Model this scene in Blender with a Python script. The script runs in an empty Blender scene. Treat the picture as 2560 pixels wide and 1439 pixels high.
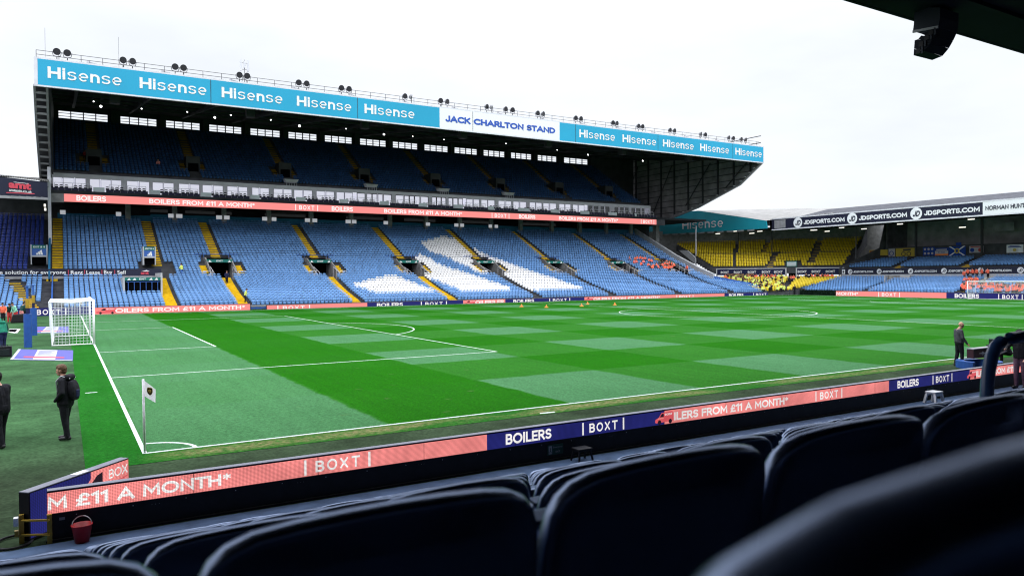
import bpy, bmesh, math, random
import numpy as np
from mathutils import Vector, Matrix
random.seed(7); rng = np.random.default_rng(7)
sc = bpy.context.scene
R = math.radians
# ------------------------------------------------------------------ camera
CAM = np.array([-1.406, -17.305, 3.677]); YAW, PITCH, ROLL = R(31.131), R(-0.954), R(-0.402); FOC = 1855.0
PW, PH = 2560.0, 1439.0
FW = np.array([math.sin(YAW)*math.cos(PITCH), math.cos(YAW)*math.cos(PITCH), math.sin(PITCH)])
_r = np.array([math.cos(YAW), -math.sin(YAW), 0.0]); _u = np.cross(_r, FW)
RT = _r*math.cos(ROLL) + _u*math.sin(ROLL); UP = -_r*math.sin(ROLL) + _u*math.cos(ROLL)
def on(px, py, ax, v):
    d = FW + RT*(px-PW/2)/FOC - UP*(py-PH/2)/FOC
    return CAM + d*((v-CAM[ax])/d[ax])
def pr(p):
    X = np.asarray(p, float)-CAM; d = X@FW
    return PW/2+FOC*(X@RT)/d, PH/2-FOC*(X@UP)/d
def X_at(px, y, z):
    p = on(px, 690, 1, y)
    for _ in range(4): p = on(px, pr((p[0], y, z))[1], 1, y)
    return p[0]
def Y_at(px, x, z):
    p = on(px, 690, 0, x)
    for _ in range(4): p = on(px, pr((x, p[1], z))[1], 0, x)
    return p[1]
cam = bpy.data.objects.new('camera', bpy.data.cameras.new('camera'))
sc.collection.objects.link(cam); sc.camera = cam
cam.matrix_world = Matrix(((RT[0], UP[0], -FW[0], CAM[0]), (RT[1], UP[1], -FW[1], CAM[1]), (RT[2], UP[2], -FW[2], CAM[2]), (0, 0, 0, 1)))
cam.data.sensor_width = 36; cam.data.lens = FOC/PW*36
cam.data.clip_start = 0.02; cam.data.clip_end = 3000
cam.data.dof.use_dof = True; cam.data.dof.focus_distance = 60; cam.data.dof.aperture_fstop = 5.0
# ------------------------------------------------------------------ world, sun, exposure
SUN_EL, SUN_ROT = R(48), R(200)
w = bpy.data.worlds.new('World'); sc.world = w; w.use_nodes = True
nt = w.node_tree; nt.nodes.clear(); N = nt.nodes.new; L = nt.links.new
out = N('ShaderNodeOutputWorld'); bg = N('ShaderNodeBackground'); bg.inputs[1].default_value = 0.1
sky = N('ShaderNodeTexSky'); sky.sky_type = 'NISHITA'; sky.sun_disc = False; sky.sun_elevation = SUN_EL; sky.sun_rotation = SUN_ROT
tc = N('ShaderNodeTexCoord'); sp = N('ShaderNodeSeparateXYZ'); L(tc.outputs['Generated'], sp.inputs[0])
mr = N('ShaderNodeMapRange'); mr.interpolation_type = 'SMOOTHSTEP'; mr.inputs['From Min'].default_value = 0.26; mr.inputs['From Max'].default_value = 0.85
mr.inputs['To Min'].default_value = 11.0; mr.inputs['To Max'].default_value = 47.0; L(sp.outputs[2], mr.inputs['Value'])
nz = N('ShaderNodeTexNoise'); nz.inputs['Scale'].default_value = 3.0; nz.inputs['Detail'].default_value = 5
mp = N('ShaderNodeMapping'); mp.inputs['Scale'].default_value = (1, 1, 3.5); L(tc.outputs['Generated'], mp.inputs[0]); L(mp.outputs[0], nz.inputs['Vector'])
cr = N('ShaderNodeMapRange'); cr.inputs['From Min'].default_value = .35; cr.inputs['From Max'].default_value = .65
cr.inputs['To Min'].default_value = .935; cr.inputs['To Max'].default_value = 1.07; L(nz.outputs[0], cr.inputs['Value'])
mu = N('ShaderNodeMath'); mu.operation = 'MULTIPLY'; L(mr.outputs[0], mu.inputs[0]); L(cr.outputs[0], mu.inputs[1])
cl = N('ShaderNodeVectorMath'); cl.operation = 'SCALE'; cl.inputs[0].default_value = (.92, .96, 1.02); L(mu.outputs[0], cl.inputs['Scale'])
mx = N('ShaderNodeMix'); mx.data_type = 'RGBA'; mx.inputs['Factor'].default_value = .94
L(sky.outputs[0], mx.inputs['A']); L(cl.outputs[0], mx.inputs['B'])
L(mx.outputs['Result'], bg.inputs[0]); L(bg.outputs[0], out.inputs[0])
sun = bpy.data.objects.new('sun', bpy.data.lights.new('sun', 'SUN')); sc.collection.objects.link(sun)
sun.data.energy = 0.8; sun.data.angle = R(25); sun.data.color = (1, .96, .9)
sdir = Vector((math.sin(SUN_ROT)*math.cos(SUN_EL), math.cos(SUN_ROT)*math.cos(SUN_EL), math.sin(SUN_EL)))
sun.rotation_euler = sdir.to_track_quat('Z', 'Y').to_euler()
sc.view_settings.view_transform = 'Standard'; sc.view_settings.look = 'None'
sc.view_settings.exposure = 0.0; sc.view_settings.gamma = 1.0
sc.cycles.filter_width = 1.15; sc.cycles.max_bounces = 6; sc.cycles.diffuse_bounces = 3; sc.cycles.glossy_bounces = 3; sc.cycles.transmission_bounces = 4
sc.cycles.sample_clamp_indirect = 6.0
# ------------------------------------------------------------------ materials
MATS = {}
def M(name, col=None, rough=.7, spec=.3, noise=0.0, scale=4.0, metal=0.0, emit=None, estr=1.0, tone=0.0, bump=0.0, stretch=None, alpha=None):
    if col is None and emit is None: return MATS[name]
    m = bpy.data.materials.new(name); m.use_nodes = True; t = m.node_tree; b = t.nodes['Principled BSDF']
    b.inputs['Roughness'].default_value = rough; b.inputs['Specular IOR Level'].default_value = spec; b.inputs['Metallic'].default_value = metal
    c = tuple(col or (0, 0, 0)) + (1,); b.inputs['Base Color'].default_value = c
    last = None
    if noise or bump:
        co = t.nodes.new('ShaderNodeTexCoord'); n = t.nodes.new('ShaderNodeTexNoise'); n.inputs['Scale'].default_value = scale; n.inputs['Detail'].default_value = 6
        src = co.outputs['Object']
        if stretch:
            k = t.nodes.new('ShaderNodeMapping'); k.inputs['Scale'].default_value = stretch; t.links.new(src, k.inputs[0]); src = k.outputs[0]
        t.links.new(src, n.inputs['Vector'])
        if noise:
            r = t.nodes.new('ShaderNodeMapRange'); r.inputs['From Min'].default_value = .3; r.inputs['From Max'].default_value = .7
            r.inputs['To Min'].default_value = 1-noise; r.inputs['To Max'].default_value = 1+noise; t.links.new(n.outputs[0], r.inputs['Value'])
            v = t.nodes.new('ShaderNodeVectorMath'); v.operation = 'SCALE'; v.inputs[0].default_value = c[:3]; t.links.new(r.outputs[0], v.inputs['Scale']); last = v.outputs[0]
        if bump:
            bp = t.nodes.new('ShaderNodeBump'); bp.inputs['Strength'].default_value = bump; bp.inputs['Distance'].default_value = .02
            t.links.new(n.outputs[0], bp.inputs['Height']); t.links.new(bp.outputs[0], b.inputs['Normal'])
    if tone:
        a = t.nodes.new('ShaderNodeAttribute'); a.attribute_name = 'tone'
        r = t.nodes.new('ShaderNodeMapRange'); r.inputs['To Min'].default_value = 1-tone; r.inputs['To Max'].default_value = 1+tone; t.links.new(a.outputs['Fac'], r.inputs['Value'])
        v = t.nodes.new('ShaderNodeVectorMath'); v.operation = 'SCALE'; v.inputs[0].default_value = c[:3]
        if last: t.links.new(last, v.inputs[0])
        t.links.new(r.outputs[0], v.inputs['Scale']); last = v.outputs[0]
    if last: t.links.new(last, b.inputs['Base Color'])
    if emit:
        b.inputs['Emission Color'].default_value = tuple(emit)+(1,); b.inputs['Emission Strength'].default_value = estr
    if alpha is not None: b.inputs['Alpha'].default_value = alpha
    MATS[name] = m; return m
M('concrete', (.22, .22, .225), .9, .2, .25, 1.5); M('concrete_dark', (.06, .062, .07), .9, .2, .3, 1.0)
M('concrete_pale', (.42, .43, .46), .85, .2, .15, 1.2); M('floor_blue', (.055, .09, .165), .8, .2, .25, 3.0)
M('steel_dark', (.035, .037, .042), .6, .3, .3, .7); M('steel_grey', (.25, .25, .27), .55, .4, .2, 1.5); M('steel_white', (.62, .62, .68), .5, .4, .1, 1.0)
M('roof_black', (.009, .010, .014), .85, .1, .35, .5); M('roof_under', (.022, .025, .03), .85, .2, .35, .5); M('cladding_dark', (.23, .225, .235), .7, .3, .3, .6)
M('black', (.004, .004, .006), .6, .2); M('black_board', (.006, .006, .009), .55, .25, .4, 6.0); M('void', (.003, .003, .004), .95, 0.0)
M('teal', (.012, .32, .53), .45, .35, .06, .15); M('teal_dark', (.014, .30, .40), .5, .3, .08, .3); M('white_sign', (.75, .76, .80), .5, .3, .04, .2)
M('blue_letter', (.025, .085, .42), .5, .3); M('pink_letter', (.85, .72, .78), .5, .3); M('navy_sign', (.012, .014, .035), .5, .3, .15, .3); M('amt_red', (.55, .06, .09), .5, .3)
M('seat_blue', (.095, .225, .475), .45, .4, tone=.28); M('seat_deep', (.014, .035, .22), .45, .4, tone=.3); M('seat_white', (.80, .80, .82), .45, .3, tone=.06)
M('seat_yellow', (.60, .44, .012), .5, .3, tone=.25); M('seat_black', (.006, .006, .008), .6, .3, tone=.3)
M('seat_navy', (.006, .012, .042), .30, .6, .25, 30.0); MATS['seat_navy'].node_tree.nodes['Principled BSDF'].inputs['IOR'].default_value = 3.4; MATS['seat_navy'].node_tree.nodes['Principled BSDF'].inputs['Specular Tint'].default_value = (.58, .70, 1, 1); M('seat_shaded', (.024, .078, .21), .5, .3, tone=.3)  # last one: upper-tier seats, roof shade put into the blue
M('stair_yellow', (.58, .37, .008), .85, .2, .22, 2.5); M('stair_shaded', (.24, .15, .006), .85, .2, .2, 2.5); M('teal_wall', (.02, .13, .26), .7, .2, .15, 1.0)  # second yellow is the upper-tier stairs, darkened to paint in the roof's shade
M('cap_grey', (.17, .17, .22), .5, .4, .12, 3.0); M('white', (.75, .75, .76), .5, .3, .05, 3.0); M('line_white', (.50, .55, .53), .9, .1, .2, 14.0); M('glass_pale', (.45, .52, .55), .15, .5, .2, .5)
M('window_white', (.5, .5, .56), .25, .5, .12, .35, emit=(.85, .86, 1.0), estr=.62); M('window_dark', (.03, .035, .045), .12, .5, .4, .6); M('frame_black', (.01, .01, .012), .5, .3); M('parapet_navy', (.012, .012, .04), .6, .3, .2, 1.0)
M('tube_blue', (.03, .10, .36), .35, .5); M('pad_blue', (.012, .065, .27), .5, .4, .15, 4.0); M('rail_navy', (.028, .07, .19), .28, .5, .2, 8.0); M('yellow_paint', (.36, .22, .015), .5, .4, .2, 6)
M('led_pink', None, .5, .2, emit=(1.0, .29, .275)); M('led_navy', None, .5, .2, emit=(.018, .02, .16)); M('led_white', None, .5, .2, emit=(1, .97, .96)); M('led_rose', None, .5, .2, emit=(.85, .12, .14)); M('led_black', None, .5, .2, emit=(.02, .01, .02))
M('monitor', (.5, .5, .52), .3, .4, emit=(.9, .92, 1), estr=.35); M('lamp', None, .5, .2, emit=(1, 1, 1), estr=6.0); M('tube_lamp', None, .5, .2, emit=(1, .97, .85), estr=1.6)
M('bucket_red', (.42, .012, .02), .4, .4, .15, 8.0); M('cone_orange', (.85, .22, .05), .5, .3); M('stool_white', (.55, .55, .58), .5, .3, .1, 10); M('grey_metal', (.35, .36, .38), .35, .5, .15, 5, metal=.6)
M('lens_dark', (.012, .013, .018), .2, .6); M('array_black', (.007, .009, .014), .8, .15); M('array_side', (.02, .024, .034), .7, .2); M('mat_purple', (.085, .085, .28), .8, .1, .12, 3.0); M('mat_red', (.36, .06, .09), .8, .1); M('mat_white', (.36, .36, .42), .8, .1, .1, 4)
M('hedge', (.008, .02, .012), .9, .1, .4, 3.0); M('roof_corr', (.24, .235, .23), .8, .2, .15, .6); M('roof_slate', (.05, .052, .064), .8, .2, .3, 1.2)
M('exit_green', (.01, .14, .12), .5, .3); M('exit_dim', (.008, .05, .035), .5, .3); M('gold', (.55, .4, .08), .4, .4); M('flag_white', (.88, .84, .90), .8, .1, .08, 20)
M('skin', (.50, .27, .19), .55, .3, .12, 12); M('hair_brown', (.10, .055, .03), .7, .3, .4, 60); M('hair_dark', (.012, .010, .010), .7, .2, .4, 60)
M('cloth_black', (.009, .009, .013), .8, .2, .4, 14, bump=.4); M('cloth_grey', (.055, .055, .066), .85, .2, .3, 14, bump=.4); M('cloth_orange', (.9, .17, .10), .75, .2, .15, 8)
M('cloth_hivis', (.62, .72, .16), .75, .2, .15, 8); M('cloth_green', (.012, .16, .10), .75, .2, .3, 6); M('cloth_dkgreen', (.008, .04, .035), .75, .2, .3, 6); M('cloth_mint', (.25, .6, .45), .75, .2, .2, 6)
M('cloth_navy', (.01, .014, .05), .8, .2, .3, 8); M('cloth_plum', (.10, .055, .085), .85, .2, .3, 10); M('cloth_red', (.55, .05, .05), .8, .2, .2, 8); M('shoe', (.02, .02, .022), .5, .3); M('cloth_pink', (.8, .3, .3), .8, .2)
M('cloth_white', (.6, .6, .65), .8, .2); M('net', (.72, .74, .78), .7, .2); M('sign_maroon', (.04, .012, .02), .5, .3); M('emblem_grey', (.4, .4, .42), .5, .3); M('banner_blue', (.02, .06, .3), .8, .1); M('banner_yellow', (.5, .36, .06), .8, .1); M('banner_white', (.45, .42, .46), .8, .1); M('banner_red', (.4, .06, .05), .8, .1)
def translucent(name, f=.5):
    m = MATS[name]; t = m.node_tree; b = t.nodes['Principled BSDF']; o = t.nodes['Material Output']; r = t.nodes.new('ShaderNodeBsdfTranslucent'); r.inputs[0].default_value = b.inputs['Base Color'].default_value
    x = t.nodes.new('ShaderNodeMixShader'); x.inputs[0].default_value = f; t.links.new(b.outputs[0], x.inputs[1]); t.links.new(r.outputs[0], x.inputs[2]); t.links.new(x.outputs[0], o.inputs[0])
M('flag_cloth', (.88, .84, .90), .8, .1, .06, 20); translucent('flag_cloth')
def led_grid(name, pitch):
    # visible pixel rows of the nearest LED panel: emission broken by a fine dark lattice
    m = MATS[name].copy(); m.name = name+'_pixels'; MATS[name+'_pixels'] = m
    t = m.node_tree; b = t.nodes['Principled BSDF']; co = t.nodes.new('ShaderNodeTexCoord'); s = t.nodes.new('ShaderNodeSeparateXYZ'); t.links.new(co.outputs['Object'], s.inputs[0])
    outs = []
    for k in (0, 2):
        a = t.nodes.new('ShaderNodeMath'); a.operation = 'MULTIPLY'; a.inputs[1].default_value = 2*math.pi/pitch; t.links.new(s.outputs[k], a.inputs[0])
        c = t.nodes.new('ShaderNodeMath'); c.operation = 'SINE'; t.links.new(a.outputs[0], c.inputs[0])
        d = t.nodes.new('ShaderNodeMapRange'); d.inputs['From Min'].default_value = -1; d.inputs['To Min'].default_value = .62; d.inputs['To Max'].default_value = 1.25; t.links.new(c.outputs[0], d.inputs['Value']); outs.append(d.outputs[0])
    p = t.nodes.new('ShaderNodeMath'); p.operation = 'MULTIPLY'; t.links.new(outs[0], p.inputs[0]); t.links.new(outs[1], p.inputs[1])
    z = t.nodes.new('ShaderNodeTexNoise'); z.inputs['Scale'].default_value = 1.4; z.inputs['Detail'].default_value = 8; t.links.new(co.outputs['Object'], z.inputs['Vector'])
    q = t.nodes.new('ShaderNodeMapRange'); q.inputs['From Min'].default_value = .3; q.inputs['From Max'].default_value = .7; q.inputs['To Min'].default_value = .74; q.inputs['To Max'].default_value = 1.16; t.links.new(z.outputs[0], q.inputs['Value'])
    p2 = t.nodes.new('ShaderNodeMath'); p2.operation = 'MULTIPLY'; t.links.new(p.outputs[0], p2.inputs[0]); t.links.new(q.outputs[0], p2.inputs[1])
    t.links.new(p2.outputs[0], b.inputs['Emission Strength'])
for n_ in ('led_pink', 'led_navy', 'led_white', 'led_rose', 'led_black'): led_grid(n_, .021)
# ------------------------------------------------------------------ mesh helpers
FONT_CACHE = {}
def _arc(cx, cy, rx, ry, a0, a1, n=10): return [(cx+rx*math.cos(R(a0+(a1-a0)*i/n)), cy+ry*math.sin(R(a0+(a1-a0)*i/n))) for i in range(n+1)]
GLY = {   # geometric capitals: advance width, centre-line strokes
 'A': (.86, [[(.02, 0), (.43, 1), (.84, 0)], [(.17, .3), (.69, .3)]]), 'B': (.66, [[(.06, 0), (.06, 1)], [(.06, 1)]+_arc(.38, .76, .2, .24, 90, -90)+[(.06, .52)], [(.06, .52)]+_arc(.4, .26, .22, .26, 90, -90)+[(.06, 0)]]),
 'C': (.84, [_arc(.5, .5, .46, .5, 50, 310, 18)]), 'D': (.8, [[(.06, 0), (.06, 1)]+_arc(.3, .5, .46, .5, 90, -90, 14)+[(.06, 0)]]), 'E': (.58, [[(.56, 1), (.06, 1), (.06, 0), (.56, 0)], [(.06, .51), (.5, .51)]]),
 'F': (.56, [[(.56, 1), (.06, 1), (.06, 0)], [(.06, .5), (.5, .5)]]), 'H': (.76, [[(.06, 0), (.06, 1)], [(.7, 0), (.7, 1)], [(.06, .5), (.7, .5)]]), 'I': (.14, [[(.07, 0), (.07, 1)]]),
 'J': (.5, [[(.44, 1), (.44, .28)]+_arc(.22, .26, .22, .26, 0, -160, 10)]), 'K': (.72, [[(.06, 0), (.06, 1)], [(.68, 1), (.1, .44)], [(.25, .56), (.72, 0)]]), 'L': (.54, [[(.06, 1), (.06, 0), (.54, 0)]]),
 'M': (.96, [[(.06, 0), (.08, 1), (.48, .28), (.88, 1), (.9, 0)]]), 'N': (.78, [[(.06, 0), (.06, 1), (.72, 0), (.72, 1)]]), 'O': (.98, [_arc(.49, .5, .45, .5, 0, 360, 24)]), 'P': (.64, [[(.06, 0), (.06, 1)], [(.06, 1)]+_arc(.36, .72, .24, .28, 90, -90)+[(.06, .44)]]),
 'R': (.68, [[(.06, 0), (.06, 1)], [(.06, 1)]+_arc(.36, .73, .24, .27, 90, -90)+[(.06, .46)], [(.34, .46), (.64, 0)]]), 'S': (.62, [_arc(.33, .745, .26, .255, 35, 270, 12)+_arc(.31, .26, .28, .26, 90, -145, 12)]), 'T': (.64, [[(0, 1), (.64, 1)], [(.32, 1), (.32, 0)]]),
 'U': (.74, [[(.06, 1), (.06, .32)]+_arc(.37, .31, .31, .31, 185, 355, 12)+[(.68, 1)]]), 'X': (.72, [[(.02, 0), (.7, 1)], [(.02, 1), (.7, 0)]]), '1': (.34, [[(.02, .84), (.26, 1), (.26, 0)]]), '£': (.66, [_arc(.38, .74, .2, .26, 20, 180, 10)+[(.18, .3), (.04, 0), (.6, 0)], [(.02, .46), (.46, .46)]]),
 '*': (.46, [[(.23, .98), (.23, .52)], [(.03, .86), (.43, .64)], [(.03, .64), (.43, .86)]]), '.': (.16, [[(.08, 0), (.08, .06)]]), ' ': (.32, []), 'i': (.14, [[(.07, 0), (.07, .68)], [(.07, .93), (.07, 1.0)]]), 'n': (.58, [[(.06, 0), (.06, .72)], [(.06, .42)]+_arc(.29, .44, .23, .27, 160, 5, 10)+[(.52, .4), (.52, 0)]]), 's': (.56, [_arc(.29, .56, .24, .17, 35, 270, 12)+_arc(.27, .20, .25, .19, 88, -145, 12)]), 'e': (.62, [[(.08, .36), (.54, .36)]+_arc(.31, .36, .26, .355, 8, 302, 16)]), '+': (.6, [[(.3, .8), (.3, .2)], [(0, .5), (.6, .5)]])}
def stroke_geo(body, t0):
    V, F, x, k = [], [], 0.0, 0
    for ch in body:
        wd, strokes = GLY[ch]
        for st in strokes:
            p = np.array(st, float); closed = np.allclose(p[0], p[-1]) and len(p) > 3; n = len(p); o = len(V); k += 1; t = t0*(.55 if ch == '*' else .58 if ch in 'se' else .85 if ch in 'in' else 1)
            p = p.copy(); p[:, 1] = t/2+p[:, 1]*(1-t)
            for i in range(n):
                a = p[i-1] if i else (p[-2] if closed else None); c = p[i+1] if i < n-1 else (p[1] if closed else None)
                d0 = (p[i]-a) if a is not None else (c-p[i]); d1 = (c-p[i]) if c is not None else d0
                d0 = d0/np.linalg.norm(d0); d1 = d1/np.linalg.norm(d1); q = np.array((-d0[1]-d1[1], d0[0]+d1[0])); q /= max(np.linalg.norm(q), 1e-6)
                m = min(1/max(q@np.array((-d0[1], d0[0])), .45), 1.9)*t/2
                e = np.zeros(2)
                if a is None: e = -d1*t/2*(.98 if ch not in 'BDPRA' or True else 0)
                if c is None: e = d0*t/2
                for s in (1, -1): V.append((x+p[i][0]+q[0]*m*s+e[0], p[i][1]+q[1]*m*s+e[1], .0012*(k % 4)))
            F += [(o+2*i+1, o+2*i+3, o+2*i+2, o+2*i) for i in range(n-1)]
        x += wd+(.18 if ch != ' ' else .12)
    return np.array(V), F
def text_geo(body, bold, shear):
    k = (body, bold, shear)
    if k in FONT_CACHE: return FONT_CACHE[k]
    if all(c in GLY for c in body) and bold >= 0:
        V, F = stroke_geo(body, .155+bold*2.6)
        if shear: V[:, 0] += V[:, 1]*shear
    else:
        cu = bpy.data.curves.new('t', 'FONT'); cu.body = body; cu.bevel_depth = abs(bold); cu.bevel_resolution = 0; cu.shear = shear; cu.resolution_u = 3; cu.fill_mode = 'FRONT'
        o = bpy.data.objects.new('t', cu); sc.collection.objects.link(o)
        dg = bpy.context.evaluated_depsgraph_get(); me = o.evaluated_get(dg).to_mesh()
        V = np.array([v.co[:] for v in me.vertices]); F = [tuple(p.vertices) for p in me.polygons]; V[:, 2] *= .25
        o.evaluated_get(dg).to_mesh_clear(); bpy.data.objects.remove(o); bpy.data.curves.remove(cu)
    lo, hi = V.min(0), V.max(0); asp = (hi-lo)[0]/(hi-lo)[1]; H = (hi-lo)[1]
    W = np.stack([(V[:, 0]-lo[0])/(hi-lo)[0], (V[:, 1]-lo[1])/H, (V[:, 2]-lo[2])/H], 1)
    FONT_CACHE[k] = (W, F, asp); return FONT_CACHE[k]
class MB:
    def __init__(s): s.v = []; s.f = []; s.m = []; s.names = []
    def mi(s, n):
        if n not in s.names: s.names.append(n)
        return s.names.index(n)
    def add(s, vs, fs, m):
        o = len(s.v); s.v += [tuple(float(c) for c in v) for v in vs]; k = s.mi(m)
        for f in fs: s.f.append(tuple(o+i for i in f)); s.m.append(k)
        return s
    def quad(s, a, b, c, d, m): return s.add([a, b, c, d], [(0, 1, 2, 3)], m)
    def poly(s, pts, m): return s.add(pts, [tuple(range(len(pts)))], m)
    def box(s, x0, x1, y0, y1, z0, z1, m):
        return s.add([(x0, y0, z0), (x1, y0, z0), (x1, y1, z0), (x0, y1, z0), (x0, y0, z1), (x1, y0, z1), (x1, y1, z1), (x0, y1, z1)],
                     [(0, 3, 2, 1), (4, 5, 6, 7), (0, 1, 5, 4), (1, 2, 6, 5), (2, 3, 7, 6), (3, 0, 4, 7)], m)
    def bar(s, a, b, wx, wz, m, up=(0, 0, 1)):
        a = Vector(a); b = Vector(b); d = (b-a).normalized(); u = d.cross(Vector(up))
        if u.length < 1e-4: u = d.cross(Vector((1, 0, 0)))
        u.normalize(); v = u.cross(d); u = u*wx/2; v = v*wz/2
        P = [a-u-v, a+u-v, a+u+v, a-u+v, b-u-v, b+u-v, b+u+v, b-u+v]
        return s.add(P, [(0, 1, 2, 3), (7, 6, 5, 4), (0, 4, 5, 1), (1, 5, 6, 2), (2, 6, 7, 3), (3, 7, 4, 0)], m)
    def prism(s, pts, ex, m, caps=True):
        n = len(pts); P = [Vector(p) for p in pts]; Q = [p+Vector(ex) for p in P]
        fs = [(i, (i+1) % n, n+(i+1) % n, n+i) for i in range(n)]
        if caps: fs += [tuple(range(n))[::-1], tuple(range(n, 2*n))]
        return s.add(P+Q, fs, m)
    def tube(s, pts, r, m, n=8, cap=True):
        P = [Vector(p) for p in pts]; rings = []; ref = None
        for i, p in enumerate(P):
            d = (P[min(i+1, len(P)-1)]-P[max(i-1, 0)]).normalized()
            if ref is None or abs(d.dot(ref)) > .98: ref = Vector((0, 0, 1)) if abs(d.z) < .9 else Vector((1, 0, 0))
            u = d.cross(ref).normalized(); v = d.cross(u); ref = u.cross(d)*-1 if False else ref
            rr = r[i] if isinstance(r, (list, tuple)) else r
            rings.append([p+u*math.cos(2*math.pi*k/n)*rr+v*math.sin(2*math.pi*k/n)*rr for k in range(n)])
        vs = [q for g in rings for q in g]; fs = []
        for i in range(len(P)-1):
            for k in range(n): fs.append((i*n+k, i*n+(k+1) % n, (i+1)*n+(k+1) % n, (i+1)*n+k))
        if cap: fs += [tuple(range(n))[::-1], tuple(range((len(P)-1)*n, len(P)*n))]
        return s.add(vs, fs, m)
    def text(s, body, o, u, v, w, h, m, bold=.015, shear=0, fit=True):
        V, F, asp = text_geo(body, bold, shear); o = np.array(o, float); u = np.array(u, float); v = np.array(v, float)
        n = np.cross(u, v); n = n/np.linalg.norm(n)
        return s.add([o+u*w*p[0]+v*h*p[1]+n*h*p[2] for p in V], F, m)
    def disc(s, c, u, v, r, m, n=20, r2=None):
        c, u, v = Vector(c), Vector(u), Vector(v)
        ring = [c+u*math.cos(2*math.pi*k/n)*r+v*math.sin(2*math.pi*k/n)*r for k in range(n)]
        if r2 is None: return s.poly(ring, m)
        ring2 = [c+u*math.cos(2*math.pi*k/n)*r2+v*math.sin(2*math.pi*k/n)*r2 for k in range(n)]
        return s.add(ring+ring2, [(k, (k+1) % n, n+(k+1) % n, n+k) for k in range(n)], m)
    def build(s, name, parent=None, smooth=False, bevel=0, loc=None):
        me = bpy.data.meshes.new(name); off = np.array(loc if loc is not None else (0, 0, 0), float)
        po = np.array(parent['_o']) if parent is not None else np.zeros(3)
        V = np.array(s.v)-off-(po if parent is not None else 0)
        me.from_pydata(V.tolist(), [], s.f)
        for n in s.names: me.materials.append(MATS[n])
        me.polygons.foreach_set('material_index', s.m)
        if smooth: me.polygons.foreach_set('use_smooth', [True]*len(s.f))
        me.update(); o = bpy.data.objects.new(name, me); sc.collection.objects.link(o)
        if parent is not None: o.parent = parent
        o.location = off
        o['_o'] = (off+po).tolist()
        if bevel:
            b = o.modifiers.new('bevel', 'BEVEL'); b.width = bevel; b.segments = 2; b.limit_method = 'ANGLE'
        return o
def tag(o, label=None, cat=None, group=None, kind=None):
    if label: o['label'] = label
    if cat: o['category'] = cat
    if group: o['group'] = group
    if kind: o['kind'] = kind
    return o
def thing(name, loc, label, cat, group=None):
    o = bpy.data.objects.new(name, None); sc.collection.objects.link(o); o.location = loc; o.empty_display_size = .3
    o['_o'] = [float(c) for c in loc]; return tag(o, label, cat, group)
def dup(o, loc=None, rotz=None, label=None, parent=None):
    c = o.copy(); sc.collection.objects.link(c)
    if parent is not None: c.parent = parent
    if loc is not None: c.location = loc; c['_o'] = [float(x) for x in loc]
    if rotz is not None: c.rotation_euler = (0, 0, rotz)
    if label: c['label'] = label
    for ch in list(o.children): dup(ch, parent=c)
    return c
def struct(mb, name, **k): return tag(mb.build(name, **k), kind='structure')
ORD = ['first', 'second', 'third', 'fourth', 'fifth', 'sixth', 'seventh', 'eighth', 'ninth', 'tenth', 'eleventh', 'twelfth', 'thirteenth', 'fourteenth', 'fifteenth', 'sixteenth', 'seventeenth', 'eighteenth', 'nineteenth', 'twentieth']
def ordn(i):
    if i < 20: return ORD[i]
    n = i+1; t = ['', '', 'twenty', 'thirty', 'forty', 'fifty', 'sixty'][n//10]
    return {20: 'twentieth', 30: 'thirtieth', 40: 'fortieth', 50: 'fiftieth', 60: 'sixtieth'}[n] if n % 10 == 0 else t+'-'+ORD[n % 10-1]
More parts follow.
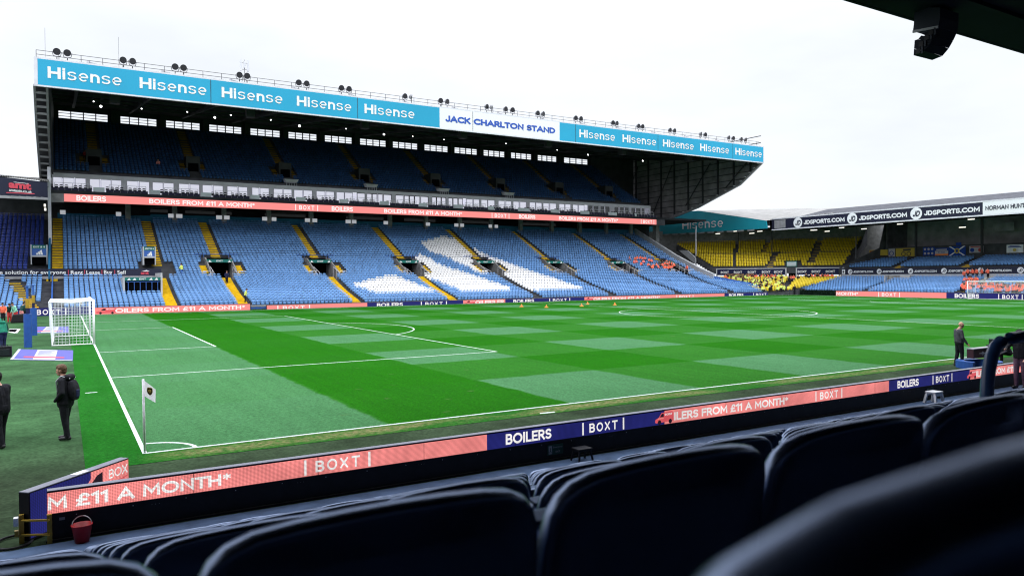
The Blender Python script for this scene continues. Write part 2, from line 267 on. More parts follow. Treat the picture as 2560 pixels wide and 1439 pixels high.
# ------------------------------------------------------------------ ground and pitch
def pitch_material():
    m = bpy.data.materials.new('pitch_grass'); m.use_nodes = True; t = m.node_tree; b = t.nodes['Principled BSDF']
    b.inputs['Roughness'].default_value = 1; b.inputs['Specular IOR Level'].default_value = .03
    n = t.nodes.new; l = t.links.new
    def math_(op, a, c=None, clamp=False):
        q = n('ShaderNodeMath'); q.operation = op; q.use_clamp = clamp
        for i, x in enumerate((a, c)):
            if x is None: continue
            if isinstance(x, (int, float)): q.inputs[i].default_value = x
            else: l(x, q.inputs[i])
        return q.outputs[0]
    def rng_(x, a, c, d, e):
        q = n('ShaderNodeMapRange'); l(x, q.inputs['Value'])
        for k, v in zip(('From Min', 'From Max', 'To Min', 'To Max'), (a, c, d, e)): q.inputs[k].default_value = v
        return q.outputs[0]
    def mix_(f, a, c):
        q = n('ShaderNodeMix'); q.data_type = 'RGBA'
        if isinstance(f, (int, float)): q.inputs['Factor'].default_value = f
        else: l(f, q.inputs['Factor'])
        for k, x in (('A', a), ('B', c)):
            if isinstance(x, tuple): q.inputs[k].default_value = x+(1,)
            else: l(x, q.inputs[k])
        return q.outputs['Result']
    co = n('ShaderNodeTexCoord'); s = n('ShaderNodeSeparateXYZ'); l(co.outputs['Object'], s.inputs[0])
    def noise(scale, detail=4, st=None):
        q = n('ShaderNodeTexNoise'); q.inputs['Scale'].default_value = scale; q.inputs['Detail'].default_value = detail
        if st:
            k = n('ShaderNodeMapping'); k.inputs['Scale'].default_value = st; l(co.outputs['Object'], k.inputs[0]); l(k.outputs[0], q.inputs['Vector'])
        else: l(co.outputs['Object'], q.inputs['Vector'])
        return q.outputs[0]
    wob = math_('MULTIPLY', math_('SUBTRACT', noise(.9, 3), .5), .35)
    X = math_('ADD', s.outputs[0], wob); Y = math_('ADD', s.outputs[1], wob)
    far = math_('GREATER_THAN', X, 11.0)
    ua = math_('DIVIDE', X, 5.5); ub = math_('DIVIDE', math_('SUBTRACT', X, 11.0), 5.19)
    uu = math_('ADD', math_('MULTIPLY', ua, math_('SUBTRACT', 1.0, far)), math_('MULTIPLY', ub, far))
    sx = math_('ADD', math_('MULTIPLY', math_('SINE', math_('MULTIPLY', uu, math.pi)), 9.0), .5, True)
    sy = math_('ADD', math_('MULTIPLY', math_('SINE', math_('MULTIPLY', Y, math.pi/5.667)), 7.0), .5, True)
    syf = math_('ADD', math_('MULTIPLY', sy, far), math_('MULTIPLY', math_('ADD', math_('MULTIPLY', sx, .8), math_('MULTIPLY', sy, .12)), math_('SUBTRACT', 1.0, far)))
    tot = math_('MULTIPLY', math_('ADD', sx, syf), .5)
    lo = mix_(noise(.35, 5), (.0055, .070, .0003), (.0085, .092, .0006))
    mid = mix_(noise(.35, 5), (.0125, .086, .0065), (.0185, .104, .010))
    hi = mix_(noise(.5, 5, (1, .45, 1)), (.035, .114, .042), (.053, .145, .063))
    c1 = mix_(rng_(tot, 0, .5, 0, 1), lo, mid); c2 = mix_(rng_(tot, .5, 1, 0, 1), c1, hi)
    # outside the lines only plain darker grass
    ins = math_('MULTIPLY', math_('GREATER_THAN', X, 0.0), math_('GREATER_THAN', s.outputs[1], -.02))
    edge = mix_(noise(.8, 4), (.004, .075, .003), (.013, .10, .012))
    c3 = mix_(ins, edge, c2)
    # worn, straw-coloured strip beside the near touchline and scuffed patches
    band = math_('MULTIPLY', rng_(s.outputs[1], -1.0, -.55, 0, 1), rng_(s.outputs[1], -.35, .1, 1, 0))
    band = math_('MULTIPLY', band, rng_(s.outputs[0], -.2, 1.2, 0, 1))
    worn = math_('MULTIPLY', math_('MULTIPLY', band, rng_(noise(.55, 5, (.5, 1.5, 1)), .40, .60, .1, 1.0)), rng_(noise(7, 6), .36, .6, .25, 1.0))
    c4 = mix_(math_('MULTIPLY', worn, .85), c3, mix_(noise(6, 4), (.10, .115, .03), (.27, .20, .12)))
    scuff = rng_(noise(1.7, 6), .66, .74, 0, .4)
    c5 = mix_(scuff, c4, (.06, .10, .035))
    fine = math_('MULTIPLY', rng_(noise(11, 6, (1, 1.5, 1)), .3, .7, .66, 1.34), rng_(noise(38, 2), .3, .7, .8, 1.2)); coarse = rng_(noise(3.1, 6), .3, .7, .92, 1.08)
    v = n('ShaderNodeVectorMath'); v.operation = 'SCALE'; l(c5, v.inputs[0]); streak = rng_(noise(1.0, 4, (3.2, .12, 1)), .3, .7, .93, 1.07); l(math_('MULTIPLY', math_('MULTIPLY', fine, streak), coarse), v.inputs['Scale'])
    l(v.outputs[0], b.inputs['Base Color'])
    bp = n('ShaderNodeBump'); bp.inputs['Strength'].default_value = .5; bp.inputs['Distance'].default_value = .03; l(noise(40, 2), bp.inputs['Height']); l(bp.outputs[0], b.inputs['Normal'])
    return m
def turf_material():
    m = M('artificial_turf', (.026, .042, .022), 1, .03, .2, 2.6); t = m.node_tree; b = t.nodes['Principled BSDF']; l = t.links.new
    co = t.nodes.new('ShaderNodeTexCoord'); old = b.inputs['Base Color'].links[0].from_socket
    n2 = t.nodes.new('ShaderNodeTexNoise'); n2.inputs['Scale'].default_value = 13; n2.inputs['Detail'].default_value = 6; l(co.outputs['Object'], n2.inputs['Vector'])
    n3 = t.nodes.new('ShaderNodeTexNoise'); n3.inputs['Scale'].default_value = .45; n3.inputs['Detail'].default_value = 6; l(co.outputs['Object'], n3.inputs['Vector'])
    r = t.nodes.new('ShaderNodeMapRange'); r.inputs['From Min'].default_value = .3; r.inputs['From Max'].default_value = .7; r.inputs['To Min'].default_value = .7; r.inputs['To Max'].default_value = 1.3; l(n2.outputs[0], r.inputs['Value'])
    r3 = t.nodes.new('ShaderNodeMapRange'); r3.inputs['From Min'].default_value = .35; r3.inputs['From Max'].default_value = .65; r3.inputs['To Min'].default_value = .74; r3.inputs['To Max'].default_value = 1.3; l(n3.outputs[0], r3.inputs['Value'])
    m3 = t.nodes.new('ShaderNodeMath'); m3.operation = 'MULTIPLY'; l(r.outputs[0], m3.inputs[0]); l(r3.outputs[0], m3.inputs[1])
    v = t.nodes.new('ShaderNodeVectorMath'); v.operation = 'SCALE'; l(old, v.inputs[0]); l(m3.outputs[0], v.inputs['Scale'])
    # the strip behind the goal line is greener than the strip beside the near boards
    s = t.nodes.new('ShaderNodeSeparateXYZ'); l(co.outputs['Object'], s.inputs[0])
    a = t.nodes.new('ShaderNodeMapRange'); a.inputs['From Min'].default_value = -1.2; a.inputs['From Max'].default_value = 3.5; l(s.outputs[1], a.inputs['Value'])
    mx = t.nodes.new('ShaderNodeMix'); mx.data_type = 'RGBA'; mx.inputs['A'].default_value = (1, 1, 1, 1); mx.inputs['B'].default_value = (1.15, 1.75, 1.35, 1); l(a.outputs[0], mx.inputs['Factor'])
    mv = t.nodes.new('ShaderNodeVectorMath'); mv.operation = 'MULTIPLY'; l(v.outputs[0], mv.inputs[0]); l(mx.outputs['Result'], mv.inputs[1])
    l(mv.outputs[0], b.inputs['Base Color']); return m
MATS['pitch_grass'] = pitch_material(); turf_material()
M('ground_far', (.09, .09, .085), .95, .1, .3, .05)
struct(MB().quad((-900, -900, -.012), (900, -900, -.012), (900, 900, -.012), (-900, 900, -.012), 'ground_far'), 'ground')
struct(MB().quad((-14, -5.35, -.006), (109, -5.35, -.006), (109, 74, -.006), (-14, 74, -.006), 'artificial_turf'), 'turf_surround')
struct(MB().quad((-1.1, -.95, 0), (106.2, -.95, 0), (106.2, 69.2, 0), (-1.1, 69.2, 0), 'pitch_grass'), 'pitch')
struct(MB().quad((-30, -9.2, -.002), (60, -9.2, -.002), (60, -5.2, -.002), (-30, -5.2, -.002), 'floor_blue'), 'walkway')
mk = MB(); zl = .005; LW = .045
def hl(x0, x1, y, wd=LW): mk.quad((x0, y-wd, zl), (x1, y-wd, zl), (x1, y+wd, zl), (x0, y+wd, zl), 'line_white')
def vl(x, y0, y1, wd=LW): mk.quad((x-wd, y0, zl), (x+wd, y0, zl), (x+wd, y1, zl), (x-wd, y1, zl), 'line_white')
def arc(cx, cy, r, a0, a1, n=60):
    for i in range(n):
        a, b = a0+(a1-a0)*i/n, a0+(a1-a0)*(i+1)/n
        P = [(cx+math.cos(q)*rr, cy+math.sin(q)*rr, zl) for q, rr in ((a, r-LW), (a, r+LW), (b, r+LW), (b, r-LW))]
        mk.quad(*P, 'line_white')
e = LW
hl(-e, 105+e, 0); hl(-e, 105+e, 68); vl(0, e, 68-e); vl(105, e, 68-e); vl(52.5, e, 68-e)
for gx, s in ((0, 1), (105, -1)):
    for dpt, y0 in ((16.5, 13.84), (5.5, 24.84)):
        xx = gx+s*dpt; a, b = sorted((gx+s*e, xx+s*e))
        hl(a, b, y0); hl(a, b, 68-y0); vl(xx, y0+e, 68-y0-e)
    an = math.acos(5.5/9.15); c = 0 if s > 0 else math.pi
    arc(gx+s*11, 34, 9.15, c-an, c+an, 40)
    for cy, q in ((0, 1), (68, -1)):
        a0 = {(1, 1): 0, (1, -1): -math.pi/2, (-1, 1): math.pi/2, (-1, -1): math.pi}[(s, q)]
        arc(gx, cy, 1.0, a0+.06, a0+math.pi/2-.06, 14)
arc(52.5, 34, 9.15, 0, 2*math.pi, 120)
p_ = on(228, 981, 2, 0); mk.quad((p_[0]-.17, p_[1]-.05, zl), (p_[0]+.17, p_[1]-.05, zl), (p_[0]+.17, p_[1]+.05, zl), (p_[0]-.17, p_[1]+.05, zl), 'line_white')
p_ = on(1368, 1031, 2, 0); mk.quad((p_[0]-.25, p_[1]-.05, zl), (p_[0]+.2, p_[1]-.09, zl), (p_[0]+.25, p_[1]+.03, zl), (p_[0]-.2, p_[1]+.07, zl), 'line_white')
struct(mk, 'pitch_markings')
# ------------------------------------------------------------------ seats: one profile, one instancer
def seat_arrays(main, pan):
    us = [-.22, -.19, -.12, 0, .12, .19, .22]; zt = [.69, .745, .785, .80, .785, .745, .69]; V = []; F = []; MI = []
    for th, rec in ((0, .0), (1, .0)):
        for u, z in zip(us, zt):
            bow = .03*(abs(u)/.22)**2
            V.append((u*.86, .07+th*.045-bow, .665)); V.append((u, .10+th*.06-bow, z))
    n = 14
    for i in range(6):
        a, b = 2*i, 2*i+2
        F.append((a, b, b+1, a+1)); MI.append(0); F.append((n+b, n+a, n+a+1, n+b+1)); MI.append(0); F.append((a+1, b+1, n+b+1, n+a+1)); MI.append(0)
    F.append((0, 1, n+1, n)); F.append((13, 12, n+12, n+13)); MI += [0, 0]
    o = len(V)
    V += [(-.19, .0, .26), (.19, .0, .26), (.19, .06, .25), (-.19, .06, .25), (-.20, -.10, .55), (.20, -.10, .55), (.20, .02, .56), (-.20, .02, .56)]
    F += [(o, o+1, o+5, o+4), (o+4, o+5, o+6, o+7), (o+1, o+2, o+6, o+5), (o+3, o, o+4, o+7), (o+2, o+3, o+7, o+6)]; MI += [1]*5
    return np.array(V), np.array(F), np.array(MI), (main, pan)
def instances(name, batches, parent=None):
    # batches: (arrays, positions Nx3, yaws N, tones N) ; everything ends up in one mesh
    VV, FF, MM, TT, names, off = [], [], [], [], [], 0
    for (V, F, MI, mats), P, yaw, tone in batches:
        P = np.asarray(P, float); k = len(P)
        if k == 0: continue
        yaw = np.broadcast_to(np.asarray(yaw, float), (k,)); c, s = np.cos(yaw)[:, None], np.sin(yaw)[:, None]
        v = np.stack([V[:, 0]*c-V[:, 1]*s+P[:, 0:1], V[:, 0]*s+V[:, 1]*c+P[:, 1:2], np.broadcast_to(V[:, 2], (k, len(V)))+P[:, 2:3]], -1).reshape(-1, 3)
        f = (F[None]+(np.arange(k)*len(V))[:, None, None]+off).reshape(-1, 4)
        mi = []
        for n_ in mats:
            if n_ not in names: names.append(n_)
            mi.append(names.index(n_))
        VV.append(v); FF.append(f); MM.append(np.tile(np.array(mi)[MI], k)); TT.append(np.repeat(np.asarray(tone, float), len(F))); off += len(v)
    v = np.concatenate(VV); f = np.concatenate(FF); me = bpy.data.meshes.new(name)
    me.vertices.add(len(v)); me.vertices.foreach_set('co', v.ravel()); me.loops.add(f.size); me.loops.foreach_set('vertex_index', f.ravel().astype(np.int32))
    me.polygons.add(len(f)); me.polygons.foreach_set('loop_start', np.arange(0, f.size, 4, dtype=np.int32)); me.polygons.foreach_set('material_index', np.concatenate(MM).astype(np.int32))
    for n_ in names: me.materials.append(MATS[n_])
    at = me.attributes.new('tone', 'FLOAT', 'FACE'); at.data.foreach_set('value', np.concatenate(TT).astype(np.float32))
    me.update(calc_edges=True); me.validate()
    o = bpy.data.objects.new(name, me); sc.collection.objects.link(o)
    if parent: o.parent = parent
    return o
S_BLUE = seat_arrays('seat_blue', 'seat_blue'); S_DEEP = seat_arrays('seat_deep', 'seat_deep'); S_WHITE = seat_arrays('seat_white', 'seat_white')
S_YEL = seat_arrays('seat_yellow', 'seat_yellow'); S_NAVY = seat_arrays('seat_navy', 'seat_navy'); S_SHADED = seat_arrays('seat_shaded', 'seat_shaded'); S_BLK = seat_arrays('seat_black', 'seat_black')
SEATS = {'b': [], 'd': [], 'w': [], 'y': [], 'k': [], 'u': [], 'n': []}         # (x, y, z, yaw, tone)
def seat(kind, x, y, z, yaw=0.0, tone=None):
    if tone is None:
        tone = rng.random()*.45+.28
        if rng.random() < .02: tone = 0.0
        elif rng.random() < .006: tone = 1.0
    SEATS[kind].append((x, y, z, yaw, tone))
def inside(px, py, poly):
    r = False; j = len(poly)-1
    for i in range(len(poly)):
        (xi, yi), (xj, yj) = poly[i], poly[j]
        if (yi > py) != (yj > py) and px < (xj-xi)*(py-yi)/(yj-yi)+xi: r = not r
        j = i
    return r
# ------------------------------------------------------------------ east stand (long stand beyond the far touchline)
def low(y): return float(np.interp(y, [70.6, 71.3, 72, 76.3, 80, 82.7, 88.6, 100.8, 104], [.1, .3, .57, 1.62, 2.75, 3.7, 6.1, 11.9, 13.4]))
def upz(y): return float(np.interp(y, [96.5, 97.5, 102.3, 113.5], [17.35, 17.9, 20.5, 27.4]))
def hit(px, py, prof=low, y0=72.0, y1=101.0):
    best = None
    for y in np.arange(y0, y1, .1):
        p = on(px, py, 1, y); d = abs(p[2]-prof(y))
        if best is None or d < best[0]: best = (d, p[0], y, prof(y))
    return best[1:]
AISLES = [8.7, 16.2, 29.6, 43.0, 56.3, 69.7, 83.3, 95.3]
VOM = [16.2, 29.6, 43.0, 56.3, 69.7, 83.3, 95.3]
XL, XR, XRU = -2.9, 108.4, 99.4
es = thing('grandstand', (52, 72, 0), 'long two-tier stand with turquoise roof fascia and rows of blue seats', 'grandstand')
ROWS = np.arange(71.18, 100.3, .76)
def stepped(mb, x0, x1, rows, prof, m, dy=.76, drop=.0):
    for i, y in enumerate(rows):
        z = prof(y)-drop; zp = prof(rows[i-1])-drop if i else z-.3
        mb.quad((x0, y-.38, z), (x1, y-.38, z), (x1, y-.38+dy, z), (x0, y-.38+dy, z), m)
        mb.quad((x0, y-.38, zp), (x1, y-.38, zp), (x1, y-.38, z), (x0, y-.38, z), m)
te = MB(); VW = 1.5
edges = [XL-6.5]
for v in VOM: edges += [v-VW, v+VW]
edges += [XR]
xr_ = lambda y: float(np.interp(y, [71, 79, 101], [108.6, 99.4, 99.4]))
for i in range(0, len(edges)-2, 2): stepped(te, edges[i], edges[i+1], ROWS, low, 'concrete_dark')
for i_, y in enumerate(ROWS): te.box(edges[-2], xr_(y), y-.38, y+.38, max(low(y)-2, 0), low(y), 'concrete_dark')
VY0, VY1 = 82.4, 88.6
for v in VOM:
    stepped(te, v-VW, v+VW, [y for y in ROWS if y < VY0-.2], low, 'concrete_dark'); stepped(te, v-VW, v+VW, [y for y in ROWS if y > VY1], low, 'concrete_dark')
te.box(XL-6.5, XR, 70.7, 70.79, 0, .5, 'concrete')
te.build('lower_terrace', es)
ADI = [[(882, 709.5), (976, 685), (1005, 694), (1089, 727), (939, 730)],
       [(1031, 639), (1049, 634), (1067, 640), (1097, 659), (1150, 676), (1287, 722), (1159, 727), (1049, 683), (1047, 650)],
       [(1051, 606), (1110, 587), (1128, 593), (1163, 610), (1247, 648), (1459, 720), (1339, 725), (1291, 712), (1245, 681), (1207, 681), (1185, 676), (1168, 663), (1093, 632), (1071, 626)]]
NEAR_BLUE = []
for ri, y in enumerate(ROWS):
    z = low(y)
    for x in np.arange(XL+1.7, XR-.2, .5):
        if x > xr_(y)-.2: continue
        if any(abs(x-a) < .72 for a in AISLES): continue
        if any(abs(x-a) < (2.7 if 83 < y < 86.8 else 2.0) for a in VOM) and VY0-.3 < y < VY1+.2: continue
        if abs(x-8.7) < 1.9 and 82.2 < y < 86.4: continue
        if x < 9.3 and 82.0 < y < 84.2: continue
        if 4.6 < x < 8.6 and 76.2 < y < 82.6: continue
        px, py = pr((x, y, z+.62)); k = 'w' if any(inside(px, py, P) for P in ADI) else 'b'
        if ri < 5 and x < 22 and k == 'b': NEAR_BLUE.append((ri, x, y, z)); continue
        seat(k, x, y, z)
# corner block beyond the dividing wall: deep blue seats above, paler ones below, turned towards the pitch
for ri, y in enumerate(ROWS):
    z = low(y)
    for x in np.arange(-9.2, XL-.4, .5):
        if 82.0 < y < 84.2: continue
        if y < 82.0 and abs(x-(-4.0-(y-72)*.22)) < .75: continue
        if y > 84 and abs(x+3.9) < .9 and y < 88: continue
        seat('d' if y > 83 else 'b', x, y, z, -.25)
# yellow stair aisles, each a part
def stair(parent, x0, x1, ya, yb, prof, m='stair_yellow', dx=0.0, n_per=1):
    mb = MB(); y = ya; st = .38; pz = prof; prof = lambda q: pz(q)+.17
    while y < yb:
        z = prof(y)+.025; s0 = dx*(y-ya)
        mb.quad((x0+s0, y, z), (x1+s0, y, z), (x1+s0, y+st, z), (x0+s0, y+st, z), m)
        mb.quad((x0+s0, y, z-.24), (x1+s0, y, z-.24), (x1+s0, y, z), (x0+s0, y, z), m)
        y += st
    return mb.build('stair', parent)
for a in AISLES:
    if a > 9: stair(es, a-.58, a+.58, 71.0, 82.3, low, 'stair_yellow' if a < 50 else 'concrete_dark'); stair(es, a-.58, a+.58, 88.8, 100.4, low)
stair(es, 8.1, 9.3, 71.0, 82.3, low); stair(es, 8.1, 9.3, 86.4, 100.4, low)
stair(es, XL+.35, XL+1.45, 82.3, 100.4, low); stair(es, XL-.2, XL+.9, 82.0, 84.5, low)
# vomitory portals: hole through the terrace with side walls, header sign, barrier
for v in VOM:
    mb = MB(); zf = low(VY0)-.25; zt = low(VY1)
    for s in (-1, 1):
        xa, xb = sorted((v+s*VW, v+s*(VW+.16)))
        mb.prism([(xa, VY0-.4, zf-.3), (xa, VY1+.4, zf-.3), (xa, VY1+.4, zt+.35), (xa, VY1-1.4, zt+.2), (xa, VY0-.4, zf+.55)], (xb-xa, 0, 0), 'concrete')
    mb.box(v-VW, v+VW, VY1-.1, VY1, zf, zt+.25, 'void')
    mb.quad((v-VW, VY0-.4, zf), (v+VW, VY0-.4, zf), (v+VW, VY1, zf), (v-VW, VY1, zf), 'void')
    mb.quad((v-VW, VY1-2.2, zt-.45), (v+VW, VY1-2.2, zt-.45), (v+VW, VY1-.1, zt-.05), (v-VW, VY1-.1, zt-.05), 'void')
    for s in (-1, 1):   # painted landings each side
        xa, xb = sorted((v+s*(VW+.25), v+s*2.6))
        for k in range(5): mb.box(xa, xb, 83.0+k*.72, 83.72+k*.72, low(82.6+k*.72)-.2, low(83.0+k*.72)+.28, 'stair_yellow')
    o = mb.build('entrance', es)
    h = MB(); y_ = VY1-2.25
    h.box(v-VW-.1, v+VW+.1, y_-.12, y_, zt-.42, zt-.02, 'exit_green'); h.text('EXIT', (v-.42, y_-.14, zt-.33), (1, 0, 0), (0, 0, 1), .84, .22, 'white', .01)
    for s in (-1, 1): h.poly([(v+s*1.2-.22, y_-.14, zt-.38), (v+s*1.2+.22, y_-.14, zt-.38), (v+s*1.2+s*.05, y_-.14, zt-.1)], 'white')
    h.build('header_sign', o)
    for s in (-1, 1):
        r = MB(); xx = v+s*(VW-.12)
        r.tube([(xx, VY0-.3, zf+.95), (xx, VY0+2.4, zf+1.75)], .035, 'steel_white', 6)
        for q in (0, .5, 1): r.tube([(xx, VY0-.3+2.7*q, zf), (xx, VY0-.3+2.7*q, zf+.95+.8*q)], .03, 'steel_white', 6)
        r.build('handrail', o); r = MB(); xa, xb = sorted((v+s*1.7, v+s*2.6))
        r.tube([(xa, 82.75, zf+1.15), (xb, 82.75, zf+1.15)], .03, 'steel_white', 6); r.tube([(xa, 82.75, zf+.7), (xb, 82.75, zf+.7)], .03, 'steel_white', 6)
        for q in (xa, xb): r.tube([(q, 82.75, zf), (q, 82.75, zf+1.15)], .03, 'steel_white', 6)
        r.build('barrier', o)
    r = MB()
    for s in (-1, 1):
        for q in np.arange(1.6, 2.7, .35): r.box(v+s*q-.03, v+s*q+.03, VY1+.1, VY1+.16, zt+.1, zt+.75, 'tube_blue')
    r.tube([(v-2.7, VY1+.13, zt+.75), (v+2.7, VY1+.13, zt+.75)], .04, 'tube_blue', 6)
    r.build('handrail', o)
# exit huts with the three-bar panel, at the left aisle and in the corner block
def exit_hut(px0, px1, py0, pyb, y):
    a = on(px0, py0, 1, y); b = on(px1, pyb, 1, y); mb = MB(); x0, x1, z1, z0 = a[0], b[0], a[2], b[2]; hh = z1-z0
    mb.box(x0, x1, y, y+1.6, z0+hh*.28, z1-hh*.26, 'tube_blue'); mb.box(x0, x1, y-.02, y+1.6, z1-hh*.26+.003, z1, 'exit_green')
    mb.box(x0-.12, x0-.005, y-.05, y+1.9, z0-.6, z1+.05, 'concrete_pale'); mb.box(x1+.005, x1+.12, y-.05, y+1.9, z0-.6, z1+.05, 'concrete_pale')
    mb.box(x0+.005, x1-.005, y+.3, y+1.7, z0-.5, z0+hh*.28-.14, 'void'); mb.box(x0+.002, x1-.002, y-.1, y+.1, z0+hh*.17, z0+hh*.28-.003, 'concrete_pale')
    W_ = x1-x0
    mb.text('EXIT B', (x0+W_*.12, y-.05, z1-hh*.2), (1, 0, 0), (0, 0, 1), W_*.6, hh*.13, 'white', .01)
    mb.poly([(x1-W_*.2, y-.05, z1-hh*.12), (x1-W_*.08, y-.05, z1-hh*.12), (x1-W_*.14, y-.05, z1-hh*.2)], 'white'); mb.box(x1-W_*.155, x1-W_*.125, y-.055, y-.05, z1-hh*.12, z1-hh*.06, 'white')
    for k, hgt in enumerate((.13, .24, .35)):   # three slanted bars
        xb = x0+W_*(.32+.16*k); zb = z0+hh*.32
        mb.poly([(xb, y-.03, zb), (xb+W_*.13, y-.03, zb), (xb+W_*.13-W_*.22*hgt*1.2+.0, y-.03, zb+hh*hgt), (xb-W_*.22*hgt*1.2, y-.03, zb+hh*hgt*.8)], 'white')
    return mb.build('exit_hut', es)
exit_hut(360, 387, 617, 650, 84.4); exit_hut(79, 116, 612, 648, 85.0)
# advert strip across the left blocks at mid height, with the opening under it
xa, xb = -10.5, on(403, 682, 1, 82.1)[0]
SY = 82.1; zb, zt = on(200, 690, 1, SY)[2], on(200, 672, 1, SY)[2]
mb = MB(); mb.box(xa, xb, SY, SY+.25, zb, zt, 'navy_sign'); mb.box(xa, xb+.15, SY-.05, SY+.3, zb-.3, zb-.004, 'steel_grey')
for body, p0, p1 in (('Vehicle solution for everyone', None, 165), ('Rent', 177, 208), ('Lease', 216, 250), ('Buy', 260, 281), ('Sell', 293, 314)):
    x1 = X_at(p1, SY, 3.9); x0 = X_at(p0, SY, 3.9) if p0 else X_at(0, SY, 3.9)-(X_at(165, SY, 3.9)-X_at(0, SY, 3.9))*.27
    mb.text(body, (x0, SY-.03, zb+.12 if 'y' in body else zb+.22), (1, 0, 0), (0, 0, 1), x1-x0, .56 if 'y' in body else .42, 'white', .012)
for p in (171, 212, 255, 287): x = X_at(p, SY, 3.9); mb.box(x-.03, x+.03, SY-.03, SY-.01, zb+.1, zt-.1, 'amt_red')
x0, x1 = X_at(352, SY, 3.9), X_at(372, SY, 3.9); mb.text('amt', (x0, SY-.03, zb+.15), (1, 0, 0), (0, 0, 1), x1-x0, .36, 'amt_red', .03)
x0 = X_at(354, SY, 3.9); mb.poly([(x0, SY-.03, zb+.54), (x0+.9, SY-.03, zb+.54), (x0+.55, SY-.03, zb+.68)], 'white')
mb.build('advert_strip', es)
ov = MB(); OX0, OX1, OY = 4.55, 8.0, 76.4; oz1 = on(360, 693, 1, OY)[2]; oz0 = 1.4
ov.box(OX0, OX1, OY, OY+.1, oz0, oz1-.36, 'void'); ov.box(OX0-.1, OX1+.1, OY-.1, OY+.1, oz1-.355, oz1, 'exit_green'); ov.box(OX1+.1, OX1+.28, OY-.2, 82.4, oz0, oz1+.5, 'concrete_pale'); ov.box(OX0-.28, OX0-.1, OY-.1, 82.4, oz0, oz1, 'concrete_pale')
ov.box(OX0-.1, OX1+.1, OY+.11, 82.3, oz1-.05, oz1+.02, 'concrete'); ov.text('EXIT', (5.9, OY-.13, oz1-.28), (1, 0, 0), (0, 0, 1), .7, .2, 'white', .01)
for k in range(6):
    x = OX0+.3+k*.56
    if abs(x-6.25) > .6: ov.poly([(x-.2, OY-.13, oz1-.3), (x+.2, OY-.13, oz1-.3), (x+.05, OY-.13, oz1-.06)], 'white')
for k in range(6): ov.box(OX0+.2+k*.6, OX0+.26+k*.6, OY-.25, OY-.2, oz0, oz1-.5, 'tube_blue')
ov.box(OX0, OX1, OY-.25, OY-.2, oz1-.52, oz1-.46, 'tube_blue')
ov.build('entrance', es)
# top of lower tier: teal wall, concourse, columns, rear wall with daylight openings
mb = MB(); mb.box(9.4, XRU, 100.7, 100.95, 11.4, 12.85, 'teal_wall'); mb.box(-2.0, 9.4, 100.7, 100.95, 11.4, 12.6, 'teal_wall'); mb.build('rear_barrier', es)
mb = MB(); mb.quad((XL, 100.6, 11.9), (XRU+1, 100.6, 11.9), (XRU+1, 109, 11.9), (XL, 109, 11.9), 'concrete_dark')
mb.box(XL-2, 110, 91.0, 118, 14.35, 14.7, 'roof_under'); mb.build('concourse_slab', es)
mb = MB(); yb_ = 108.5
mb.box(XL, 110.4, yb_, yb_+.3, 11.9, 13.75, 'concrete_dark'); mb.box(XL, 110.4, yb_, yb_+.3, 14.22, 14.4, 'concrete_dark')
op = [X_at(p, yb_, 13.8) for p in (376, 420, 463, 538, 566, 580, 662, 765, 865, 960, 1010, 1090, 1150, 1230, 1300, 1390, 1440)]
xp = XL
for i in range(0, len(op)-1, 2): mb.box(xp, op[i], yb_, yb_+.3, 13.753, 14.217, 'concrete_dark'); xp = op[i+1]
mb.box(xp, 110.4, yb_, yb_+.3, 13.753, 14.217, 'concrete_dark'); mb.build('rear_wall', es)
for p in (320, 437, 560, 672, 778, 878, 975, 1065, 1150, 1228, 1302, 1380, 1450, 1516, 1578):
    x = X_at(p, 100.0, 12.5); MB().box(x-.32, x+.32, 99.8, 100.4, low(100)-.3, 14.34, 'concrete').build('column', es)
for p0, p1 in ((150, 164), (290, 303), (421, 434), (441, 456), (541, 555), (561, 574), (656, 668), (680, 691), (763, 775), (782, 793), (865, 877), (881, 891), (960, 970), (1066, 1075), (1137, 1146), (1152, 1160), (1223, 1230), (1238, 1245)):
    x0, x1 = X_at(p0, 99.5, 12.6), X_at(p1, 99.5, 12.6); MB().box(x0, x1, 99.5, 99.7, 12.35, 12.9, 'monitor').build('monitor', es)
# ribbon screen on the front of the boxes level
PINK_RUN = [('BOILERS', 191, 265), ('BOILERS FROM £11 A MONTH*', 373, 637), ('|BOXT|', 738, 795), ('BOILERS', 829, 882), ('BOILERS FROM £11 A MONTH*', 960, 1155), ('|BOXT|', 1229, 1273), ('BOILERS', 1297, 1338), ('BOILERS FROM £11 A MONTH*', 1397, 1545), ('|BOXT|', 1602, 1635)]
def led_text(mb, body, a, b, y, z0, z1, ax=1, m='led_white', d=.03, sg=1):
    # a, b are world coordinates along the board; ax=1: board faces -Y, ax=0: board faces -X
    h = z1-z0
    def P(t, z): return (t, y-d, z) if ax == 1 else (y-d, t, z)
    u = (1, 0, 0) if ax == 1 else (0, -1, 0); wd = abs(b-a)
    if body == '|BOXT|':
        bw = wd*.035
        for t in (0, wd-bw):
            o = np.array(P(a, z0+h*.06))+np.array(u)*t; mb.quad(o, o+np.array(u)*bw, o+np.array(u)*bw+np.array((0, 0, h*.86)), o+np.array((0, 0, h*.86)), m)
        o = np.array(P(a, z0+h*.17))+np.array(u)*wd*.14; gap = wd*.72/4
        for i, c in enumerate('BOXT'): mb.text(c, o+np.array(u)*gap*(i+.5-(.36 if c != 'O' else .42)), u, (0, 0, 1), gap*(.72 if c != 'O' else .84), h*.64, m, .012)
    else:
        mb.text(body, P(a, z0+h*.14), u, (0, 0, 1), wd, h*.72, m, .02)
